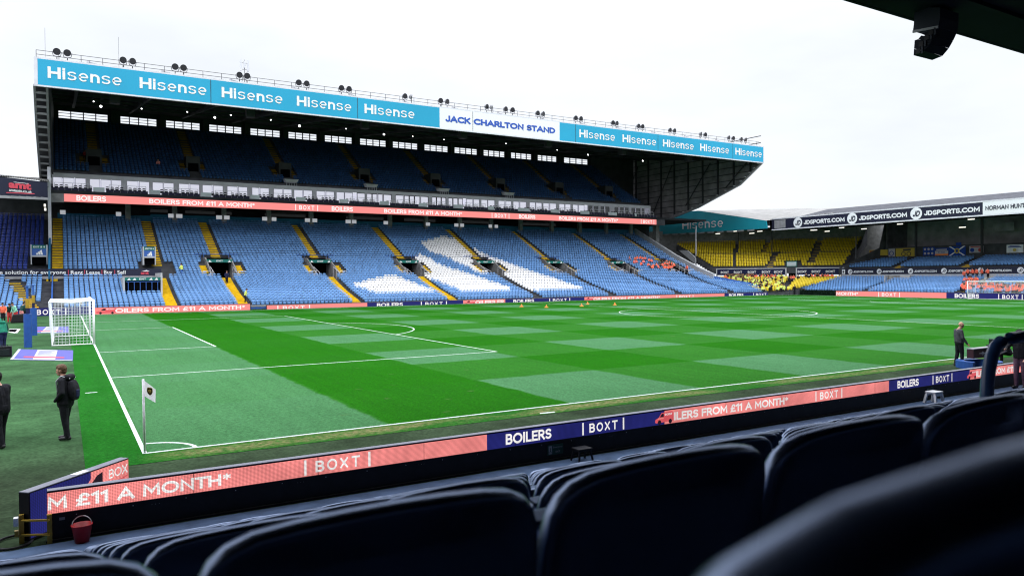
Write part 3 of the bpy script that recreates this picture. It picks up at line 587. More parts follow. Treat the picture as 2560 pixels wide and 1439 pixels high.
def led_van(mb, a, b, y, z0, z1, ax=1, d=.03, px=''):
    h = z1-z0; u = np.array((1., 0, 0)) if ax == 1 else np.array((0, -1., 0)); wd = abs(b-a)
    O = np.array((a, y-d, z0)) if ax == 1 else np.array((y-d, a, z0)); n_ = np.array((0, -.006, 0)) if ax == 1 else np.array((-.006, 0, 0))
    P = lambda q, k=0: [O+u*wd*x+np.array((0, 0, h*z))+n_*k for x, z in q]
    mb.poly(P([(.0, .22), (.02, .42), (.2, .55), (.36, .88), (.95, .93), (1, .85), (1, .2), (.05, .16)]), 'led_rose'+px)
    mb.poly(P([(.24, .57), (.37, .82), (.47, .83), (.47, .56)], 1), 'led_black'+px)
    mb.poly(P([(.1, .42), (.2, .52), (.46, .52), (.46, .44)], 1), 'led_pink'+px)
    for cx in (.22, .82): mb.disc(O+u*wd*cx+np.array((0, 0, h*.2))+n_*2, u, (0, 0, 1), min(wd*.11, h*.17), 'led_black'+px, 12)
    mb.text('BOXT', O+u*wd*.52+np.array((0, 0, h*.66))+n_*2, u, (0, 0, 1), wd*.42, h*.16, 'led_white'+px, .02)
rb = MB(); x0, x1 = X_at(160, 91, 13.8), X_at(1641, 91, 13.8)
rb.box(x0, x1, 91.0, 91.25, 13.28, 14.3, 'black'); rb.quad((x0, 90.985, 13.3), (x1, 90.985, 13.3), (x1, 90.985, 14.28), (x0, 90.985, 14.28), 'led_pink')
for b, p0, p1 in PINK_RUN: led_text(rb, b, X_at(p0, 91, 13.8), X_at(p1, 91, 13.8), 90.985, 13.3, 14.28)
rb.build('ribbon_screen', es)
MB().box(XL-.1, x0-.02, 91.0, 91.3, 13.2, 14.3, 'concrete').build('edge_beam', es); MB().box(x1+.02, x1+2.2, 91.0, 91.3, 13.2, 14.3, 'concrete_dark').build('edge_beam', es)
# executive boxes
bx0, bx1, by = X_at(122, 96, 16), X_at(1626, 96, 16), 96.0
mb = MB(); mb.box(bx0, bx1, by, by+.35, 16.95, 17.45, 'steel_white'); mb.box(bx0, bx1, by, by+.35, 14.7, 15.05, 'steel_grey')
mb.box(bx0, bx1, by+1.2, by+1.4, 14.7, 16.95, 'window_white'); mb.box(bx1-.4, bx1, by-.02, by+1.3, 14.7, 17.4, 'steel_white'); mb.box(bx0, bx0+.5, by-.02, by+1.3, 14.7, 17.4, 'steel_white'); mb.build('box_front', es)
WB = [(130, 156), (158, 186), (188, 215), (224, 250), (252, 278), (279, 304), (317, 346), (348, 374), (381, 408), (409, 435), (447, 473), (475, 499), (506, 531), (533, 558), (568, 594), (596, 619), (630, 648), (650, 673), (684, 707), (709, 730), (735, 757), (759, 781), (791, 813), (815, 836), (841, 861), (862, 882)]
DB = [(893, 913), (917, 930), (931, 943), (945, 957), (959, 979), (989, 1009), (1011, 1023), (1024, 1036), (1037, 1050), (1052, 1071), (1080, 1091), (1092, 1103), (1104, 1115), (1121, 1132), (1133, 1145), (1146, 1157)]
WB2 = [(1166, 1182), (1184, 1199), (1203, 1219), (1220, 1237), (1246, 1262), (1265, 1279), (1283, 1298), (1300, 1316), (1324, 1339), (1340, 1355), (1358, 1373), (1375, 1391), (1398, 1412), (1413, 1427), (1432, 1445), (1447, 1461)]
DB2 = [(1470, 1482), (1484, 1496), (1501, 1511), (1513, 1524), (1536, 1547), (1549, 1560), (1562, 1572), (1578, 1588), (1590, 1601), (1604, 1612)]
for grp, wm, fm in ((WB, 'window_white', 'steel_white'), (DB, 'window_white', 'frame_black'), (WB2, 'window_white', 'steel_white'), (DB2, 'window_dark', 'steel_white')):
    for p0, p1 in grp:
        x0, x1 = X_at(p0, by, 16), X_at(p1, by, 16); mb = MB(); t = .05
        mb.quad((x0+t, by+.1, 15.1), (x1-t, by+.1, 15.1), (x1-t, by+.1, 16.85), (x0+t, by+.1, 16.85), wm)
        for q in ((x0, x0+t), (x1-t, x1)): mb.box(q[0], q[1], by, by+.2, 15.053, 16.947, fm)
        mb.box(x0+t+.001, x1-t-.001, by, by+.2, 16.85, 16.945, fm)
        mb.build('window', es)
    for (p0, p1), (q0, q1) in zip(grp[:-1], grp[1:]):
        xa, xb = X_at(p1, by, 16), X_at(q0, by, 16)
        if xb-xa > .25: MB().box(xa+.01, xb-.01, by-.05, by+.3, 15.053, 16.947, 'steel_white').build('pier', es)
# balconies in front of the boxes
BAL = [(127, 230), (265, 370), (404, 500), (532, 624), (652, 738), (767, 847), (873, 948), (975, 1046), (1070, 1133), (1160, 1219), (1238, 1294), (1326, 1376), (1400, 1450), (1476, 1520), (1545, 1586), (1594, 1640)]
for i, (p0, p1) in enumerate(BAL):
    x0, x1 = X_at(p0, 91.6, 14.7), X_at(p1, 91.6, 14.7); mb = MB()
    mb.box(x0, x1, 91.5, 91.62, 14.705, 15.1, 'parapet_navy')
    for q in np.linspace(x0+.05, x1-.05, 7): mb.box(q-.015, q+.015, 91.4, 91.45, 14.35, 15.05, 'steel_grey')
    mb.build('balcony_front', es)
    if i+1 < len(BAL):
        xn = X_at(BAL[i+1][0], 91.6, 14.7); MB().box(x1+.15, xn-.15, 91.7, 91.76, 14.71, 15.35, 'glass_pale').build('glass_screen', es)
    mb = MB()
    for zz in (15.3, 15.75): mb.tube([(x0+.4, 92.0, zz), (x1-.2, 92.0, zz)], .03, 'steel_white', 5)
    for q in np.linspace(x0+.4, x1-.2, 5): mb.tube([(q, 92.0, 14.7), (q, 92.0, 15.75)], .03, 'steel_white', 5)
    mb.build('balcony_rail', es)
    mid = (x0+x1)/2
    glass_seats = 6 <= i <= 9
    for k in range(8):
        xx = mid-2.2+k*.55+(.45 if k > 3 else 0)
        seat('k' if not glass_seats else 'w', xx, 93.0, 14.85, tone=.5 if not glass_seats else 0.0)
# upper tier
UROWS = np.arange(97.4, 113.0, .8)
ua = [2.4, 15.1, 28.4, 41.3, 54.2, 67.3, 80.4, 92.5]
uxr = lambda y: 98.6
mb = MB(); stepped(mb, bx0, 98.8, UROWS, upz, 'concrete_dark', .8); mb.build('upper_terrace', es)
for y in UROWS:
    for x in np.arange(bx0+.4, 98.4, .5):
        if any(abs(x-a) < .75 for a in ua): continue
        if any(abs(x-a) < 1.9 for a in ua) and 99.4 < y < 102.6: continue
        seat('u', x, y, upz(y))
for a in ua:
    stair(es, a-.6, a+.6, 103.0, 113, upz, 'stair_shaded'); stair(es, a-1.7, a-1.0, 99.5, 102.4, upz, 'stair_shaded'); stair(es, a+1.0, a+1.7, 99.5, 102.4, upz, 'stair_shaded')
    mb = MB(); mb.box(a-.95, a+.95, 100.2, 102.9, upz(100.2)-.3, upz(102.6)+.8, 'steel_dark'); mb.box(a-.7, a+.7, 100.1, 100.19, upz(100)-.2, upz(100)+1.2, 'void'); mb.build('entrance', es)
for p in (727, 927, 1107, 1270):
    x = X_at(p, 96.6, 18.2); mb = MB()
    mb.add([(x-1.05, 96.0, 18.45), (x+1.05, 96.0, 18.45), (x+.8, 96.0, 18.02), (x-.8, 96.0, 18.02), (x-1.05, 97.2, 18.6), (x+1.05, 97.2, 18.6), (x+.8, 97.2, 18.02), (x-.8, 97.2, 18.02)],
           [(3, 2, 1, 0), (4, 5, 6, 7), (0, 1, 5, 4), (1, 2, 6, 5), (2, 3, 7, 6), (3, 0, 4, 7)], 'concrete_pale')
    for q in np.linspace(-.75, .75, 5): mb.box(x+q-.03, x+q+.03, 96.02, 96.08, 17.46, 18.015, 'concrete_pale')
    mb.build('camera_pulpit', es)
# rear wall of upper tier with the band of windows
yw = 113.6; wz0, wz1 = 27.85, 28.95
mb = MB(); mb.box(-3.6, 110.3, yw, yw+.3, 26.8, wz0, 'steel_dark'); mb.box(-3.6, 110.3, yw, yw+.3, wz1, 31.0, 'steel_dark')
WG = [(145, 270), (300, 392), (414, 500), (522, 604), (625, 700), (720, 792), (811, 880), (899, 965), (980, 1044), (1060, 1120), (1135, 1193), (1207, 1262), (1275, 1329), (1342, 1392), (1409, 1470)]
xp = -3.6
for p0, p1 in WG:
    x0, x1 = X_at(p0, yw, 28.4), X_at(p1, yw, 28.4); mb.box(xp, x0, yw, yw+.3, wz0+.003, wz1-.003, 'steel_dark'); xp = x1
mb.box(xp, 110.3, yw, yw+.3, wz0+.003, wz1-.003, 'steel_dark'); mb.box(97.5, 110.3, yw, yw+.3, 14.8, 26.797, 'steel_dark'); mb.box(-3.6, 0, yw, yw+.3, 14.8, 26.797, 'steel_dark'); mb.build('upper_rear_wall', es)
for p0, p1 in WG:
    x0, x1 = X_at(p0, yw, 28.4), X_at(p1, yw, 28.4); mb = MB()
    for q in np.linspace(x0, x1, 5): mb.box(q-.07, q+.07, yw-.1, yw+.1, wz0-.05, wz1+.05, 'frame_black')
    for zz in (28.15, 28.6): mb.box(x0, x1, yw-.06, yw+.06, zz-.035, zz+.035, 'frame_black')
    mb.build('window', es)
    xq = x1+.75; MB().box(xq-.35, xq+.35, yw-.7, yw-.11, 25.9, 29.8, 'steel_dark').build('column', es)
# roof, underside trusses, fascia sign
FX0, FX1, FY = -3.8, 110.6, 77.0
mb = MB(); mb.prism([(FX0, 77.35, 24.6), (FX0, 77.35, 27.15), (FX0, 122, 31.6), (FX0, 122, 30.6), (FX0, 84, 26.6)], (FX1-FX0, 0, 0), 'roof_under'); mb.build('roof', es)
mb = MB()
for x in np.arange(FX0+4, FX1-2, 7.6):
    mb.bar((x, 78, 24.9), (x, 113, 29.6), .35, .5, 'steel_dark')
    for k in range(6): mb.bar((x, 79+k*5, 25.0+k*.67), (x, 81.5+k*5, 26.5+k*.45), .18, .18, 'steel_dark')
for y, z in ((80, 25.5), (86, 26.3), (92, 27.0), (98, 27.7), (104, 28.4)): mb.bar((FX0+1, y, z), (FX1-1, y, z), .3, .3, 'steel_dark')
for x in np.arange(FX0+7.8, FX1-2, 15.2): mb.box(x-.5, x+.5, 80.5, 81.4, 24.0, 25.1, 'steel_dark')
mb.build('roof_truss', es)
fb = MB(); zb, zt = 24.42, 27.2
fb.box(FX0, FX1, FY, FY+.3, zb-.16, zb, 'steel_white'); fb.box(FX0, FX1, FY, FY+.6, zt, zt+.18, 'steel_white'); fb.box(FX0, FX0+.33, FY-.01, FY+.3, zb+.002, zt-.002, 'steel_white'); fb.box(FX1-.2, FX1, FY-.01, FY+.3, zb+.002, zt-.002, 'steel_white')
w0, w1 = X_at(1099, FY, 26), X_at(1399, FY, 26)
for a, b, m in ((FX0+.331, w0, 'teal'), (w0, w1, 'white_sign'), (w1, FX1-.201, 'teal')): fb.box(a, b, FY, FY+.3, zb+.002, zt-.002, m)
for p in (527, 894, 1182, 1439, 1645, 1832): x = X_at(p, FY, 26); fb.box(x-.035, x+.035, FY-.012, FY-.004, zb+.01, zt-.01, 'steel_dark')
for p0, p1 in ((119, 304), (349, 516), (554, 706), (742, 878), (911, 1036), (1448, 1537), (1556, 1640), (1657, 1734), (1750, 1822), (1838, 1904)):
    a, b = X_at(p0, FY, 25.8), X_at(p1, FY, 25.8); fb.text('Hisense', (a, FY-.03, 25.25), (1, 0, 0), (0, 0, 1), b-a, 1.24, 'white', .022)
for body, p0, p1 in (('JACK', 1113, 1177), ('CHARLTON STAND', 1184, 1388)):
    a, b = X_at(p0, FY, 25.8), X_at(p1, FY, 25.8); fb.text(body, (a, FY-.03, 25.3), (1, 0, 0), (0, 0, 1), b-a, 1.05, 'blue_letter', .038)
fb.build('fascia_sign', es)
# roof-edge rail
mb = MB(); zr = 27.4
for zz in (28.35, 27.9): mb.tube([(FX0+.2, 78.0, zz), (FX1-.2, 78.0, zz)], .03, 'steel_dark', 5)
for x in np.arange(FX0+.2, FX1, 2.1): mb.tube([(x, 78.0, 27.2), (x, 78.0, 28.35)], .03, 'steel_dark', 5)
for x in np.arange(FX0+5, FX1-8, 7.6): mb.bar((x, 78.6, 27.3), (x+.15, 79.0, 28.1), .25, .25, 'steel_grey'); mb.bar((x+.2, 78.8, 27.9), (x+5, 79.5, 27.35), .1, .1, 'steel_grey')
mb.box(FX0, FX1, 77.3, 79.5, 27.2, 27.35, 'steel_white'); mb.build('roof_rail', es)
# raking end frames and the clad gable
G = [(77.3, 24.5), (82.6, 21.0), (93.7, 17.5), (106.4, 14.8)]
gm = MB(); gx = 110.5
gm.prism([(gx, y, z) for y, z in G]+[(gx, 122, 14.8), (gx, 122, 31.4), (gx, 77.3, 26.8)], (.2, 0, 0), 'cladding_dark')
gm.build('gable_wall', es)
gf = MB()
for y in np.arange(80, 121, 4.1):
    zl_ = float(np.interp(y, [q[0] for q in G], [q[1] for q in G])); gf.box(gx-.25, gx-.004, y-.15, y+.15, zl_+.1, 26.5+(y-77)*.1, 'steel_dark')
for z in np.arange(15.6, 30, 1.25):
    y0_ = float(np.interp(z, [q[1] for q in G][::-1], [q[0] for q in G][::-1])); gf.box(gx-.14, gx-.006, y0_+.3, 121, z, z+.12, 'steel_dark')
for a, b in (((86, 20.6), (80, 25.5)), ((97, 18), (90, 26)), ((108, 15.5), (101, 27)), ((120, 15.5), (112, 28))): gf.bar((gx-.3, a[0], a[1]), (gx-.3, b[0], b[1]), .15, .15, 'steel_dark')
for (y0, z0), (y1, z1) in zip(G[:-1], G[1:]):
    gf.bar((gx-.1, y0, z0-.1), (gx-.1, y1, z1-.1), .5, .3, 'steel_grey')
    for k in range(5): q = (k+.5)/5; gf.bar((gx-.6, y0+(y1-y0)*q, z0+(z1-z0)*q+.1), (gx+.4, y0+(y1-y0)*q, z0+(z1-z0)*q+.1), .35, .12, 'steel_white')
gf.build('gable_frame', es)
lf = MB()
for dx in (0, 1.15):
    for (y0, z0), (y1, z1) in zip(G[:-1], G[1:]): lf.bar((FX0+dx, y0, z0-.1), (FX0+dx, y1, z1-.1), .22, .3, 'steel_grey')
for (y0, z0), (y1, z1) in zip(G[:-1], G[1:]):
    n_ = 6
    for k in range(n_): q = k/n_; lf.bar((FX0, y0+(y1-y0)*q, z0+(z1-z0)*q-.1), (FX0+1.15, y0+(y1-y0)*q, z0+(z1-z0)*q-.1), .3, .22, 'steel_grey')
lf.build('raking_frame', es)
mb = MB()
for (y0, z0), (y1, z1) in zip(G[:-1], G[1:]): mb.quad((FX0, y0+.5, z0+.25), (FX0+1.29, y0+.5, z0+.25), (FX0+1.29, y1+.5, z1+.25), (FX0, y1+.5, z1+.25), 'steel_dark')
mb.build('raking_soffit', es)
MB().prism([(FX0+1.3, y, z+.2) for y, z in G]+[(FX0+1.3, 122, 14.8), (FX0+1.3, 122, 31), (FX0+1.3, 77.3, 26.5)], (.15, 0, 0), 'steel_dark').build('gable_wall', es)
# white edge wall beside the right end, dividing wall at the left end
wy = [79.2, 82.7, 88.6, 94.5, 100.8]
MB().prism([(99.5, y, low(y)-.6) for y in wy]+[(99.5, y, low(y)+1.25) for y in wy[::-1]], (.5, 0, 0), 'concrete_pale').build('edge_wall', es)
mb = MB(); a_, b_ = np.array((99.6, 79.0)), np.array((108.4, 71.4))
mb.prism([(a_[0], a_[1], low(79)-.5), (b_[0], b_[1], .2), (b_[0], b_[1], 1.1), (a_[0], a_[1], low(79)+.9)], (.15, .15, 0), 'tube_blue'); mb.build('edge_wall', es)
MB().prism([(XL, 82, 3.2), (XL, 103, 12), (XL, 103, 13.2), (XL, 84, 6.2), (XL, 82, 4.5)], (.2, 0, 0), 'teal_wall').build('edge_wall', es)
MB().box(XL-.05, XL+.3, 90.9, 91.5, 8, 17.5, 'steel_white').build('end_post', es)
xc_ = on(1640, 580, 1, 97.5)[0]; mb = MB(); mb.box(xc_-.45, xc_+.45, 97, 98, 8, 14.34, 'concrete'); mb.build('end_column', es)
# lit tubes under the overhang and lit lamps under the roof
for p, q in ((215, 511), (367, 516), (487, 520), (601, 526), (708, 529), (812, 534), (900, 537), (993, 541), (1080, 544), (1160, 548)):
    a = on(p, q, 1, 97.5); MB().box(a[0]-.75, a[0]+.75, 97.45, 97.6, 14.2, 14.3, 'tube_lamp').build('tube_lamp', es)
for p, q, r in ((252, 266, .22), (234, 254, .12), (537, 294, .2), (577, 288, .12), (749, 315, .24), (677, 300, .12), (960, 336, .22), (865, 322, .12), (1032, 341, .1), (1110, 349, .1), (1470, 387, .18), (1607, 402, .2), (1393, 375, .12), (354, 272, .12), (468, 280, .12), (1265, 359, .12)):
    r *= .68; a = on(p, q, 1, 84); mb = MB(); mb.disc((a[0], 84, a[2]), (1, 0, 0), (0, .3, 1), r, 'lamp', 10); mb.box(a[0]-r, a[0]+r, 84.05, 84.4, a[2]-r, a[2]+r, 'steel_dark'); mb.bar((a[0], 84.2, a[2]), (a[0], 84.3, 27.2), .08, .08, 'steel_dark'); mb.build('roof_lamp', es)
# ------------------------------------------------------------------ corner roof and block at the left end
cs = thing('corner_stand', (-7, 84, 0), 'corner stand with dark blue seats under a corrugated roof and red lettered sign', 'grandstand')
mb = MB(); P = [(-11, 73.5), (-8.5, 74.2), (-6, 75.4), (-3.0, 77.4)]
n_ = 14; xs = np.linspace(-11, -2.75, n_); yc = lambda x: 73.5+((x+11)/8.2)**2*4.0
zl_ = [12.15+.35*((x+11)/8.2)**2 for x in xs]; zh_ = [14.2]*n_
for i in range(n_-1):
    a, b = xs[i], xs[i+1]
    mb.quad((a, yc(a), zl_[i]), (b, yc(b), zl_[i+1]), (b, yc(b), 14.1), (a, yc(a), 14.1), 'navy_sign')
    mb.quad((a, yc(a)-.02, zl_[i]-.3), (b, yc(b)-.02, zl_[i+1]-.3), (b, yc(b)-.02, zl_[i]-.003), (a, yc(a)-.02, zl_[i]-.003), 'steel_grey')
def curved_text(mb, body, x0, x1, z0, z1, m, bold):
    V, F, asp = text_geo(body, bold, 0); vs = []
    for p in V: x = x0+(x1-x0)*p[0]; vs.append((x, yc(x)-.06, z0+(z1-z0)*p[1]))
    mb.add(vs, F, m)
xx = lambda p: X_at(p, 75.8, 13)
curved_text(mb, 'amt', xx(23), xx(78), 13.05, 13.75, 'amt_red', .05); curved_text(mb, 'amtauto.co.uk', xx(24), xx(79), 12.72, 13.0, 'white', .015)
x0, x1 = xx(34), xx(72); mb.add([(x0, yc(x0)-.07, 13.68), (x1, yc(x1)-.07, 13.68), (x0+(x1-x0)*.7, yc(x1)-.07, 13.88), (x0+(x1-x0)*.4, yc(x1)-.07, 13.86)], [(0, 1, 2, 3)], 'white')
x0, x1 = xx(17), xx(87); mb.box(x0, x1, yc(x0)-.08, yc(x0)-.06, 12.50, 12.58, 'amt_red'); mb.build('roof_sign', cs)
mb = MB()
for k in range(46):
    a = -12+k*.2; b = a+.2; y = yc(max(a, -11)); m = 'roof_corr'
    mb.quad((a, y, 14.15), (a+.1, y, 14.32), (a+.1, 104, 17.6), (a, 104, 17.4), m); mb.quad((a+.1, y, 14.32), (b, y, 14.15), (b, 104, 17.4), (a+.1, 104, 17.6), m)
mb.quad((-12, 74, 13.6), (-2.8, 78, 13.6), (-2.8, 104, 16.5), (-12, 104, 16.5), 'roof_under'); mb.build('roof', cs)
mb = MB(); mb.box(-13, XL, 100.9, 101.2, 9.5, 16.4, 'concrete_dark'); mb.box(-13, XL, 100.5, 100.85, 11.3, 12.4, 'concrete'); mb.build('rear_wall', cs)
stepped(mb := MB(), -13, XL-6.5, ROWS, low, 'concrete_dark'); mb.build('terrace', cs)
mb = MB(); y = 72.2
while y < 82:
    xc = -4.0-(y-72)*.22; z = low(y)+.03; mb.quad((xc-.55, y, z), (xc+.55, y, z), (xc+.47, y+.38, z), (xc-.63, y+.38, z), 'stair_yellow'); mb.quad((xc-.55, y, z-.25), (xc+.55, y, z-.25), (xc+.55, y, z), (xc-.55, y, z), 'stair_yellow'); y += .38
mb.build('stair', cs)
mb = MB(); mb.box(-2.6, -2.35, 72.2, 82, .4, .5, 'black'); mb.prism([(-2.55, 72.2, .4), (-2.55, 82, 3.2), (-2.55, 82, 4.1), (-2.55, 72.2, 1.3)], (.12, 0, 0), 'tube_blue'); mb.build('divider', cs)
for p, q in ((112, 513), (113, 523)): a = on(p, q, 1, 85); MB().box(a[0]-.1, a[0]+.1, 85, 85.2, a[2]-.15, a[2]+.15, 'tube_lamp').build('tube_lamp', cs)
# ------------------------------------------------------------------ north stand (behind the far goal) and the yellow corner
ns = thing('grandstand', (112, 50, 0), 'stand behind the far goal with black and white lettered roof fascia', 'grandstand')
NX = 112.0; NY0, NY1 = 18.0, 76.4
def nlow(x): return float(np.interp(x, [107.5, 109, 118], [.3, .5, 2.65]))
def nup(x): return float(np.interp(x, [118, 118.6, 123.6, 127], [4.2, 4.5, 5.75, 5.8]))
NB = lambda x: float(np.interp(x, [108.5, 118.5, 127], [69.0, 65.4, 60.2]))    # boundary with the yellow corner
mb = MB()
for x in np.arange(109.0, 118, .75): mb.box(x-.37, x+.38, NY0, NB(x)+.3, -.0, nlow(x), 'concrete_dark')
mb.box(108.4, 108.62, NY0, 70.5, 0, .8, 'concrete'); mb.build('lower_terrace', ns)
mb = MB()
for x in np.arange(118.7, 124.3, .75): mb.box(x-.37, x+.38, NY0, NB(x)+.3, 3, nup(x), 'concrete_dark')
mb.build('upper_terrace', ns)
n_ais = [Y_at(1060*0+2190, 112, 2.0), Y_at(2425, 112, 2.0), 33.5]
ua_n = [Y_at(2270, 122, 5.5), Y_at(2440, 122, 5.5), 26.0]
for x in np.arange(109.0, 117.6, .75):
    for y in np.arange(NY0+.3, NB(x)-.3, .5):
        if any(abs(y-(a-(x-112)*.0)) < .7 for a in n_ais): continue
        if x > 116 and abs(y-n_ais[0]+1.0) < 2.2: continue
        seat('b', x, y, nlow(x), -math.pi/2)
for x in np.arange(118.7, 123.4, .75):
    for y in np.arange(NY0+.3, NB(x)-.3, .5):
        if any(abs(y-a) < .7 for a in ua_n): continue
        seat('b', x, y, nup(x), -math.pi/2)
def stair_x(parent, y0, y1, xa, xb, prof):
    mb = MB(); x = xa
    while x < xb:
        z = prof(x)+.03; mb.box(x, x+.375, y0, y1, z-.5, z, 'stair_yellow'); x += .376
    mb.build('stair', parent)
for a in n_ais: stair_x(ns, a-.55, a+.55, 108.7, 117.6, nlow)
for a in ua_n: stair_x(ns, a-.55, a+.55, 118.7, 123, nup)
a = n_ais[0]-1.0; mb = MB(); mb.box(116.6, 118.2, a-1.9, a+1.9, 2.4, 3.25, 'concrete_pale'); mb.box(116.4, 116.59, a-.2, a+1.6, 2.2, 3.3, 'concrete'); mb.box(115.6, 116.6, a+1.7, a+1.9, 1.8, 3.3, 'concrete_pale'); mb.build('entrance', ns)
# mid-height advert band
mb = MB(); mb.box(118.0, 118.28, NY0, NB(118), 3.45, 4.45, 'navy_sign'); mb.box(117.95, 118.3, NY0, NB(118)+.6, 3.05, 3.445, 'concrete_pale')
def jd(mb, px0, px1, x, zc, h, disc=True):
    # round emblem with slanted letters followed by the web address
    y0 = Y_at(px0, x, zc); y1 = Y_at(px1, x, zc); r = h*.62
    c = (x-.03, y0-r, zc); mb.disc(c, (0, -1, 0), (0, 0, 1), r, 'white_sign', 24)
    mb.text('JD', (x-.045, y0-r*.42, zc-r*.5), (0, -1, 0), (0, 0, 1), r*1.25, r*.95, 'navy_sign', .03, .35)
    mb.text('JDSPORTS.COM', (x-.04, y0-2*r-h*.2, zc-h*.3), (0, -1, 0), (0, 0, 1), max((y0-2*r-h*.2)-y1, .5), h*.56, 'white_sign', .035)
for p0, p1 in ((2120, 2183), (2192, 2260), (2270, 2342), (2353, 2432), (2444, 2529), (2543, 2640)): jd(mb, p0, p1, 118.0, 3.95, .72)
ya, yb = Y_at(2105, 118, 4), Y_at(2113, 118, 4); mb.quad((117.97, ya, 3.55), (117.97, yb, 3.55), (117.97, yb, 4.35), (117.97, ya, 4.35), 'white_sign'); mb.text('+', (117.96, ya-.15, 3.7), (0, -1, 0), (0, 0, 1), abs(ya-yb)-.3, .5, 'black', .03)
mb.build('advert_band', ns)
# back wall, columns, roof and fascia
mb = MB(); mb.box(129.5, 129.9, NY0, NB(129)+4, 5, 15, 'cladding_dark'); mb.box(124.6, 124.8, NY0, NB(125)+.5, 5.4, 8.2, 'concrete_dark'); mb.box(124.8, 131, NB(125)+.2, NB(125)+.5, 4, 12.6, 'concrete_dark'); mb.build('rear_wall', ns)
mb = MB(); mb.prism([(117.5, NB(118)+.6, 3.3), (124.9, NB(124)+.6, 5.6), (131, NB(129), 7), (131, NB(129), 12.9), (125.0, NB(125)+.8, 12.6), (124.2, NB(124)+.7, 8.2), (117.5, NB(118)+.6, 4.6)], (.2, .25, 0), 'concrete_dark'); mb.build('end_wall', ns)
mb = MB()
mb.prism([(NX+.05, NY0, 12.3), (NX+.05, NY0, 13.95), (120, NY0, 15.55), (131, NY0, 13.5), (131, NY0, 12.8)], (0, NB(128)+5-NY0+5, 0), 'roof_slate'); mb.build('roof', ns)
mb = MB(); mb.quad((NX+.3, NY0, 12.28), (131, NY0, 12.7), (131, 75, 12.7), (NX+.3, 75, 12.28), 'roof_under'); mb.build('roof_lining', ns)
for p in (2290, 2455): y = Y_at(p, 123.6, 9); MB().box(123.45, 123.75, y-.15, y+.15, 5.5, 12.4, 'steel_dark').build('column', ns)
fb = MB(); zb, zt = 11.95, 13.75
fb.box(NX-.02, NX+.2, NY0, NY1, zt+.003, zt+.2, 'steel_white'); fb.box(NX-.02, NX+.2, NY0, NY1, zb-.2, zb-.003, 'steel_white')
yw_ = Y_at(2457, NX, 13); ye_ = Y_at(1925, NX, 12.8)
fb.box(NX-.01, NX+.2, NY0, yw_, zb, zt, 'white_sign'); fb.box(NX-.01, NX+.2, yw_+.003, ye_, zb, zt, 'navy_sign'); fb.box(NX-.01, NX+.2, ye_+.003, NY1, zb, zt, 'white_sign')
ya, yb = Y_at(1936, NX, 12.8), Y_at(1964, NX, 12.8); fb.quad((NX-.03, ya, zb+.15), (NX-.03, yb, zb+.15), (NX-.03, yb, zt-.15), (NX-.03, ya, zt-.15), 'steel_grey')
for p0, p1 in ((1984, 2112), (2118, 2268), (2276, 2450)): jd(fb, p0, p1, NX, 12.85, 1.5)
y0, y1 = Y_at(2464, NX, 12.9), Y_at(2561, NX, 12.9); fb.text('NORMAN HUNTER', (NX-.05, y0, 12.5), (0, -1, 0), (0, 0, 1), (y0-y1)*13/11.0, .72, 'navy_sign', .02); fb.build('fascia_sign', ns)
for p, q in ((2037, 575), (2068, 578), (2104, 569), (2160, 572), (2250, 560), (2032, 575), (2406, 568), (2428, 548)):
    a = on(p, q, 0, 121); MB().box(120.95, 121.05, a[1]-.5, a[1]+.5, a[2]-.07, a[2]+.07, 'tube_lamp').build('tube_lamp', ns)
mb = MB()
for p0, p1, q in ((2482, 2535, 567),): a = on(p0, q-9, 0, 127); b = on(p1, q+9, 0, 127); mb.box(127, 127.1, b[1], a[1], b[2], a[2], 'cladding_dark')
mb.build('wall_panel', ns)
# yellow corner
yc_s = thing('corner_stand', (114, 76, 0), 'corner stand full of yellow seats below a turquoise lettered gable', 'grandstand')
A = np.array((107.6, 85.0)); B = np.array((118.0, 66.0)); dAB = (B-A)/np.linalg.norm(B-A); nAB = np.array((-dAB[1], dAB[0])); nAB = nAB if nAB[0] > 0 else -nAB
LAB = np.linalg.norm(B-A); yawc = math.atan2(-nAB[1], -nAB[0])+math.pi/2
def cpos(s, d): q = A+dAB*s+nAB*d; return q
def clow(d): return float(np.interp(d, [-11, 0], [.3, 2.6]))
def cup(d): return float(np.interp(d, [0, .8, 14], [4.6, 4.9, 10.3]))
mb = MB()
for k in range(14):
    d = -.5-k*.75; s0 = max(0, -d*.93-1); s1 = LAB-max(0, -d*.75-.5)
    if s1 <= s0+.5: break
    z = clow(d)
    P = [cpos(s0, d-.38), cpos(s1, d-.38), cpos(s1, d+.38), cpos(s0, d+.38)]
    mb.prism([(p[0], p[1], 0) for p in P], (0, 0, z), 'concrete_dark')
    for s in np.arange(s0+.3, s1-.3, .5):
        if abs(s-LAB*.62) < .7: continue
        q = cpos(s, d); seat('y', q[0], q[1], z, yawc)
mb.build('lower_terrace', yc_s)
mb = MB()
for k in range(17):
    d = .9+k*.76; z = cup(d); s0 = -1.0-d*.9; s1 = LAB+.3+d*.15
    P = [cpos(s0, d-.38), cpos(s1, d-.38), cpos(s1, d+.38), cpos(s0, d+.38)]
    mb.prism([(p[0], p[1], z-1.2) for p in P], (0, 0, 1.2), 'concrete_dark')
    if k == 8: continue
    for s in np.arange(s0+.3, s1-.3, .5):
        if abs(s-LAB*(.42+.0*d)) < .65 and d < 6.5 or abs(s-LAB*.75) < .65 and d > 1 or abs(s-LAB*.30-.0) < .5 and d > 7 or abs(s-LAB*.12+d*.2) < .3: continue
        if abs(s-LAB*.60) < 1.5 and d < 2.6: continue
        q = cpos(s, d); seat('y', q[0], q[1], z, yawc)
mb.build('upper_terrace', yc_s)
mb = MB()
